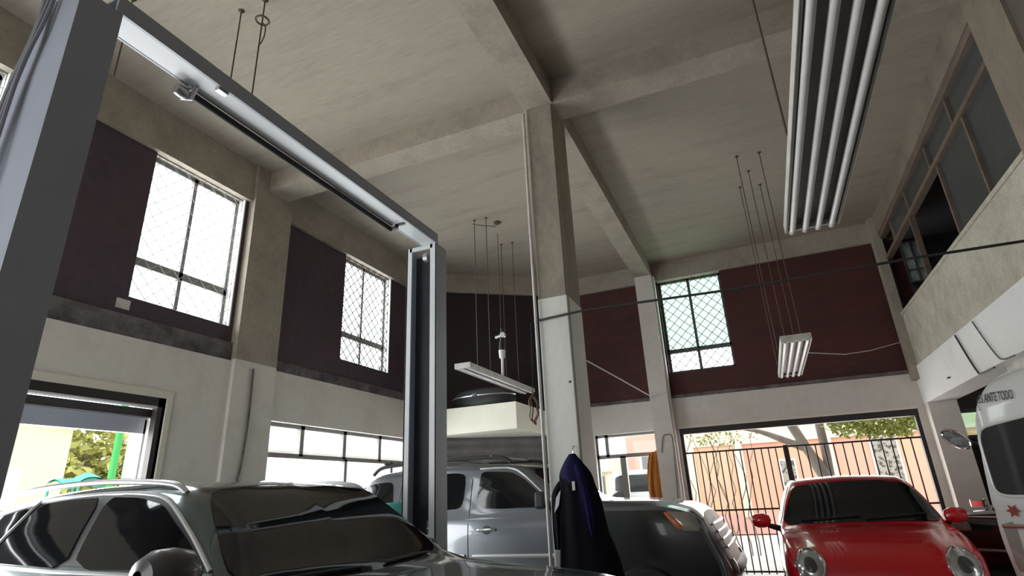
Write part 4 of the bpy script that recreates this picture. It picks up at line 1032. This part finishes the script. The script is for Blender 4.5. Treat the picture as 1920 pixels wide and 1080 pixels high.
patch(bb, [(-.56, 1.08), (-.46, 1.36), (.46, 1.36), (.56, 1.08)], 'front', .006, 2, 50, 6).build('windshield', 'tint', bc, local=True)
for s in (-1, 1):
    patch(bb, [(s * .30, .80), (s * .56, .80), (s * .60, .90), (s * .34, .90)], 'front', .01, 1, 40, 4, .01).build('headlight', 'lens', bc, local=True)
    wheel(bc, .85, s * .66, s, .28, .16); wheel(bc, -.85, s * .66, s, .28, .16)
m = MB(); m.tube([hit(bb, y / 10 * .6, .60, 'front')[0] + Vector((.012, 0, 0)) for y in range(-10, 11)], .016, 8); m.build('bumper_strip', 'silver', bc, local=True)
m = MB(); m.tube([hit(bb, y / 10 * .5, .94, 'front')[0] + Vector((.0, 0, .005)) for y in range(-10, 11)], .014, 8); m.build('bonnet_trim', 'chrome', bc, local=True)
def f(v):
    patch(bb, [(.08, 1.01), (-.2, 1.32), (-.9, 1.34), (-1.1, 1.04)], v, .006, 1, 50, 5).build('side_window', 'tint', bc, local=True)
    sgn = -1 if v == 'side-' else 1
    c = Vector((.18, sgn * .80, 1.06)); mo = obox(c, (.04, 0, 0), (0, .09, 0), (0, 0, .055)).build('mirror', 'chrome', bc, local=True, bevel=.02)
    if v == 'side-': arch(bb, bc, .85, .28); arch(bb, bc, -.85, .28)
both(f)

# ------------------------------------------------------------------ small things between the cars
TBX, TBY, TBZ = -3.43, 5.0, 1.18
tb = thing('teal_tub', 'teal plastic tub on a tall stand between the near SUV and the grey off-roader', 'tub', (TBX, TBY, 0))
m = MB(); m.lathe([(.16, TBZ), (.20, TBZ + .08), (.245, TBZ + .21), (.26, TBZ + .215), (.26, TBZ + .235), (.24, TBZ + .235), (.19, TBZ + .09), (.15, TBZ + .03)], (TBX, TBY, 0), 'z', 36); m.build('basin', 'teal', tb)
for sx in (-1, 1):
    for sy in (-1, 1): tube([(TBX + sx * .22, TBY + sy * .22, 0), (TBX + sx * .13, TBY + sy * .13, TBZ - .02)], .016, 8).build('stand_leg', 'grey_plastic', tb)
box(TBX - .17, TBX + .17, TBY - .17, TBY + .17, TBZ - .025, TBZ).build('stand_top', 'grey_plastic', tb)

# orange cloth beside the pilaster
vs = []; fs = []; nx_, nz2 = 14, 24
for j in range(nz2 + 1):
    v = j / nz2; z = 2.12 - v * 1.05; wd = .10 + .16 * abs(math.sin(v * 2.2 + .4))
    for i in range(nx_ + 1):
        u = i / nx_; x = -1.80 - wd * (1 - u); y = YB - .03 + .022 * math.sin(u * 14 + v * 3)
        vs.append((x, y, z - .06 * (1 - u)))
for j in range(nz2):
    for i in range(nx_):
        a = j * (nx_ + 1) + i; fs.append((a, a + 1, a + nx_ + 2, a + nx_ + 1))
n0 = len(vs); vs += [(x, y - .008, z) for x, y, z in vs]; fs += [tuple(i + n0 for i in f_[::-1]) for f_ in fs]
tag(MB().add(vs, fs, True).build('orange_tarp', 'orange_cloth'), 'crumpled orange cloth hanging at the right side of the low back window', 'cloth')

# ------------------------------------------------------------------ outside, beyond the gate
hs = thing('salmon_house', 'long salmon and cream house across the yard, seen through the gate bars', 'building', (1.0, 21.5, 0))
m = MB(); m.box(-1.95, 8, 21, 22, 0, 2.75); m.build('facade', 'salmon', hs)
box(-2.4, -.9, 20.97, 21.0, .62, 2.75).build('apricot_bay', 'ochre', hs)
box(-2.6, 8, 20.93, 22, 0, .62).build('plinth', 'pink_out', hs)
box(-2.6, 8, 20.9, 22, 2.75, 3.35).build('cornice', 'cream_out', hs)
box(-2.6, 8, 21.1, 22, 3.35, 5.0).build('upper_wall', 'cream_out', hs)
for x in (-2.35, -.80, 1.85): box(x - .13, x + .13, 20.88, 21.0, .5, 3.0).build('pilaster', 'cream_out', hs)
for a, b, c, d in ((.35, .85, 1.2, 2.2), (3.0, 3.75, .9, 2.72), (5.0, 5.7, 1.0, 2.4)):
    o = box(a, b, 20.95, 21.0, c, d).build('window', 'white_out', hs); box(a + .05, b - .05, 20.93, 20.96, c + .05, d - .05).build('lattice', 'speckle', o)
h2 = thing('cream_house', 'cream house with a slatted balcony seen through the low back window', 'building', (-6.2, 21.5, 0))
m = MB(); m.box(-10, -5.3, 21, 23, 0, 2.15); m.build('facade', 'cream_out', h2); box(-10, -5.2, 20.8, 23, 2.15, 2.6).build('cornice', 'yellow_out', h2)
for i in range(10): box(-7.5 + i * .22, -7.42 + i * .22, 20.95, 21.0, 1.3, 2.0).build('slot', 'shutter', h2)
h3 = thing('red_house', 'red house with a pale framed window behind the parked jeep', 'building', (-3.8, 24, 0))
box(-5.2, -2.7, 24, 25, 0, 4.5).build('facade', 'pink_out', h3); o = box(-4.7, -4.1, 23.95, 24, 1.9, 2.9).build('window_frame', 'white_out', h3); box(-4.6, -4.2, 23.92, 23.96, 2.0, 2.8).build('pane', 'shutter', o)

# parked jeep outside the low back window
jp = thing('white_jeep', 'white boxy jeep with a dark rear window parked outside the low back window', 'car', (-3.55, 19.0, 0), -PI / 2)
S = [station(2.0, .5, .60, .74, .9, .72, 1.0, .62, .03), station(1.95, .42, .68, .78, 1.3, .76, 1.96, .66, .05), station(1.8, .4, .7, .8, 1.3, .78, 2.02, .67, .05), station(-.4, .4, .7, .8, 1.3, .78, 2.03, .67, .05), station(-.8, .4, .7, .8, 1.25, .78, 1.4, .7, .04), station(-1.9, .45, .68, .76, 1.1, .72, 1.18, .6, .04), station(-2.0, .5, .6, .7, .9, .66, .96, .55, .03)]
mb, bj = car_shell(S, 70, 40); mb.build('body', 'white_paint', jp, local=True)
patch(bj, [(-.58, 1.42), (-.55, 1.88), (.55, 1.88), (.58, 1.42)], 'front', .008, 1, 40, 4).build('rear_window', 'tint_smoke', jp, local=True)
m = MB().lathe([(.2, -.08), (.3, -.08), (.33, 0), (.3, .08), (.1, .1)], (2.08, -.42, 1.12), 'x', 24); m.build('spare_wheel', 'plastic', jp, local=True)
for s in (-1, 1):
    wheel(jp, 1.2, s * .72, s, .34, .2); wheel(jp, -1.3, s * .72, s, .34, .2)
    patch(bj, [(s * .6, 1.0), (s * .6, 1.25), (s * .72, 1.25), (s * .72, 1.0)], 'front', .01, 1, 24, 3).build('tail_light', 'red_lettering', jp, local=True)

# trees outside
def leaf_cloud(n, c, r, size, seed, squash=(1, 1, 1)):
    rnd = random.Random(seed); m = MB()
    for _ in range(n):
        while True:
            p = Vector((rnd.uniform(-1, 1), rnd.uniform(-1, 1), rnd.uniform(-1, 1)))
            if .25 < p.length < 1: break
        p = Vector((p.x * r[0], p.y * r[1], p.z * r[2])) + Vector(c)
        d = Vector((rnd.uniform(-1, 1), rnd.uniform(-1, 1), rnd.uniform(-.9, .3))).normalized(); s = size * rnd.uniform(.6, 1.3)
        a = d.cross(Vector((rnd.uniform(-1, 1), rnd.uniform(-1, 1), rnd.uniform(-1, 1)))).normalized()
        m.add([p, p + d * s * .5 + a * s * .22, p + d * s, p + d * s * .5 - a * s * .22], [(0, 1, 2, 3)])
    return m
t = thing('leaning_tree', 'tree with a thick leaning grey trunk and yellow-green leaves beyond the gate', 'tree', (1.45, 14.2, 0))
m = MB(); m.tube(cr([(1.5, 14.2, 0), (1.35, 14.2, .8), (1.10, 14.2, 1.5), (.78, 14.2, 2.3), (.55, 14.2, 2.9), (.3, 14.2, 3.6)], 20), [.13] * 10 + [.10] * 10, 12)
m.tube(cr([(1.18, 14.25, 1.4), (1.2, 14.25, 2.0), (1.2, 14.3, 2.8), (1.25, 14.3, 3.8)], 12), .09, 10); m.build('trunk', 'bark', t)
m = MB(); m.tube(cr([(.9, 14.2, 2.1), (.5, 14.2, 2.3), (.0, 14.2, 2.55), (-.4, 14.2, 2.65)], 10), [.09, .085, .08, .075, .07, .06, .05, .04, .03, .02], 8)
m.tube(cr([(1.25, 14.3, 3.0), (2.0, 14.2, 3.3), (3.0, 14.1, 3.0), (3.4, 14.1, 2.5)], 10), .04, 8); m.build('branch', 'bark', t)
o = leaf_cloud(2400, (2.4, 14.2, 2.62), (1.15, .5, .36), .12, 4).build('foliage', 'leaf', t); o['kind'] = 'stuff'
t = thing('bare_creeper', 'thin bare creeper stems with a few twigs behind the left half of the gate', 'shrub', (-1.2, 14.5, 0))
m = MB(); rnd = random.Random(11)
for k in range(9):
    x = -1.75 + k * .16; p = [(x, 14.5, 0)]
    for i in range(10):
        x += rnd.uniform(-.11, .14); p.append((x, 14.5 + rnd.uniform(-.05, .05), (i + 1) * .27))
    m.tube(p, [.016 - .001 * i for i in range(11)], 5)
m.build('stem', 'bark', t)
o = leaf_cloud(160, (-.9, 14.5, 2.55), (.9, .2, .22), .10, 5).build('leaves', 'leaf2', t); o['kind'] = 'stuff'

# ------------------------------------------------------------------ outside, beyond the left wall
h4 = thing('yellow_house', 'pale yellow house with a small window outside the loading door', 'building', (-14, 4.5, 0))
m = MB(); m.add([(-18, -2, 0), (-12, -2, 0), (-12, 6.85, 0), (-18, 6.85, 0), (-18, -2, 3.6), (-12, -2, 3.6), (-12, 4.8, 3.4), (-12, 6.85, 3.02), (-18, 6.85, 3.02), (-18, 4.8, 3.4)],
                [(0, 3, 2, 1), (1, 2, 7, 6, 5), (2, 3, 8, 7), (3, 0, 4, 9, 8), (0, 1, 5, 4), (4, 5, 6, 9), (9, 6, 7, 8)])
m.build('facade', 'yellow_out', h4)
m = MB(); m.tube([(-11.9, -2, 3.62), (-11.9, 4.8, 3.45), (-11.9, 7.0, 3.05)], .06, 8); m.build('eaves', 'white_out', h4)
o = box(-12.02, -11.97, 5.55, 6.15, 1.6, 2.28).build('window_frame', 'white_out', h4); box(-11.98, -11.95, 5.6, 5.72, 1.6, 2.22).build('pane', 'shutter', o)
h5 = thing('white_house', 'bright white house wall with faint windows outside the left window row', 'building', (-13, 17, 0))
box(-14, -13, 11.9, 26, 0, 3.0).build('facade', 'white_out', h5); box(-14.2, -12.7, 11.7, 26, 3.0, 3.25).build('eaves', 'white_out', h5)
for a, b in ((12.0, 12.35), (15.6, 16.5), (18.6, 19.4)):
    o = box(-13.0, -12.96, a, b, 1.5, 2.15).build('window_frame', 'white_out', h5); box(-12.97, -12.94, a + .05, b - .05, 1.55, 2.1).build('pane', 'lift_pale', o)
t = thing('willow_tree', 'olive-green drooping tree outside the loading door, between the yellow house and the posts', 'tree', (-15.6, 9.3, 0))
tube([(-15.6, 9.3, 0), (-15.5, 9.2, 1.5), (-15.7, 9.4, 3.0)], [.22, .18, .12], 10).build('trunk', 'bark', t)
o = leaf_cloud(3600, (-15.6, 9.3, 2.2), (1.2, 2.1, 1.6), .30, 6).build('foliage', 'leaf2', t); o['kind'] = 'stuff'
tag(tube([(-9.0, 5.79, -.03), (-9.0, 5.80, 3.2)], .05, 12).build('green_post', 'green_post'), 'bright green post outside the loading door', 'post')
tag(box(-9.06, -8.9, 5.98, 6.14, -.03, 3.2).build('white_post', 'white_out'), 'white square post right of the green post', 'post')
m = MB(); vs = []; fs = []
for j in range(9):
    for i in range(9):
        vs.append((-9.9 + i * .1, 5.42 + j * .05, 1.90 + .07 * math.sin(i * .8) * math.cos(j * .7) + .04 * j * (8 - j) / 8))
for j in range(8):
    for i in range(8): a = j * 9 + i; fs.append((a, a + 1, a + 10, a + 9))
nn = len(vs); vs += [(x, y, z - .02) for x, y, z in vs]; fs += [tuple(k + nn for k in q[::-1]) for q in fs]
m.add(vs, fs, True)
for x, y in ((-9.85, 5.45), (-9.15, 5.45), (-9.85, 5.79), (-9.15, 5.79)): m.tube([(x, y, -.03), (x, y, 1.86)], .02, 6)
tag(m.build('aqua_canopy', 'aqua'), 'small aqua canopy beside the green post outside', 'canopy')

# ------------------------------------------------------------------ light
wd = bpy.data.worlds.new('World'); scene.world = wd; wd.use_nodes = True
bg = wd.node_tree.nodes['Background']; bg.inputs['Color'].default_value = (.97, .985, 1, 1); bg.inputs['Strength'].default_value = 3.0

def area(name, loc, size, rot, power, col=(1, 1, 1)):
    l = bpy.data.lights.new(name, 'AREA'); l.shape = 'RECTANGLE'; l.size, l.size_y = size; l.energy = power; l.color = col
    o = bpy.data.objects.new(name, l); COL.objects.link(o); o.location = loc; o.rotation_euler = rot
    return o
R90 = PI / 2
# daylight entering at each opening; the front bay is added fill (area light: -Z is the shining direction)
DAY = (.97, .985, 1.)
for i, (a, b) in enumerate(UW):
    area('daylight_upper_window', (XL - .30, (a + b) / 2, (UZ0 + UZ1) / 2), (UZ1 - UZ0, b - a), (0, -R90, 0), 55, DAY)
area('daylight_loading_door', (XL - .32, 2.2, 1.25), (2.4, 3.5), (0, -R90, 0), 240, DAY)
area('daylight_window_row', (XL - .30, 7.05, 1.7), (1.45, 3.2), (0, -R90, 0), 140, DAY)
area('daylight_back_window', (-.8, BT + .02, 4.44), (1.15, 1.8), (-R90, 0, 0), 30, DAY)
area('daylight_low_back_window', (-2.38, BT + .02, 1.7), (1.1, 1.4), (-R90, 0, 0), 40, DAY)
area('daylight_gate', (.5, BT + .05, 1.2), (3.6, 2.3), (-R90, 0, 0), 75, (1, .97, .92))
area('fill_front_bay', (-3.55, YF - .1, 1.75), (3.2, 3.4), (R90, 0, 0), 75, DAY)  # added fill from the unseen front, brightens near post, column and jacket
area('daylight_annexe_front', (4.6, 4.6, 1.4), (3.4, 2.4), (R90, 0, 0), 90, DAY)

# ------------------------------------------------------------------ camera
cam = bpy.data.cameras.new('Camera'); co = bpy.data.objects.new('Camera', cam); COL.objects.link(co)
rx, ry, rz = .35575488, -.39193416, .04778878
Rz = Matrix.Rotation(rz, 3, 'Z'); Rx = Matrix.Rotation(rx, 3, 'X'); Ry = Matrix.Rotation(ry, 3, 'Y')
Mm = Ry @ Rx @ Rz
A_ = Matrix(((1, 0, 0), (0, 0, 1), (0, -1, 0)))
Wm = A_ @ Mm
r_, d_, f_ = Wm.col[0], Wm.col[1], Wm.col[2]
mw = Matrix(((r_[0], -d_[0], -f_[0], 0), (r_[1], -d_[1], -f_[1], 0), (r_[2], -d_[2], -f_[2], 1.4), (0, 0, 0, 1)))
co.matrix_world = mw
cam.sensor_width = 36; cam.lens = 1061.106 / 1920 * 36; cam.clip_start = .05; cam.clip_end = 200
scene.camera = co
vs_ = scene.view_settings
vs_.view_transform = 'Standard'; vs_.look = 'None'; vs_.gamma = 1; vs_.use_curve_mapping = False; vs_.exposure = 0.
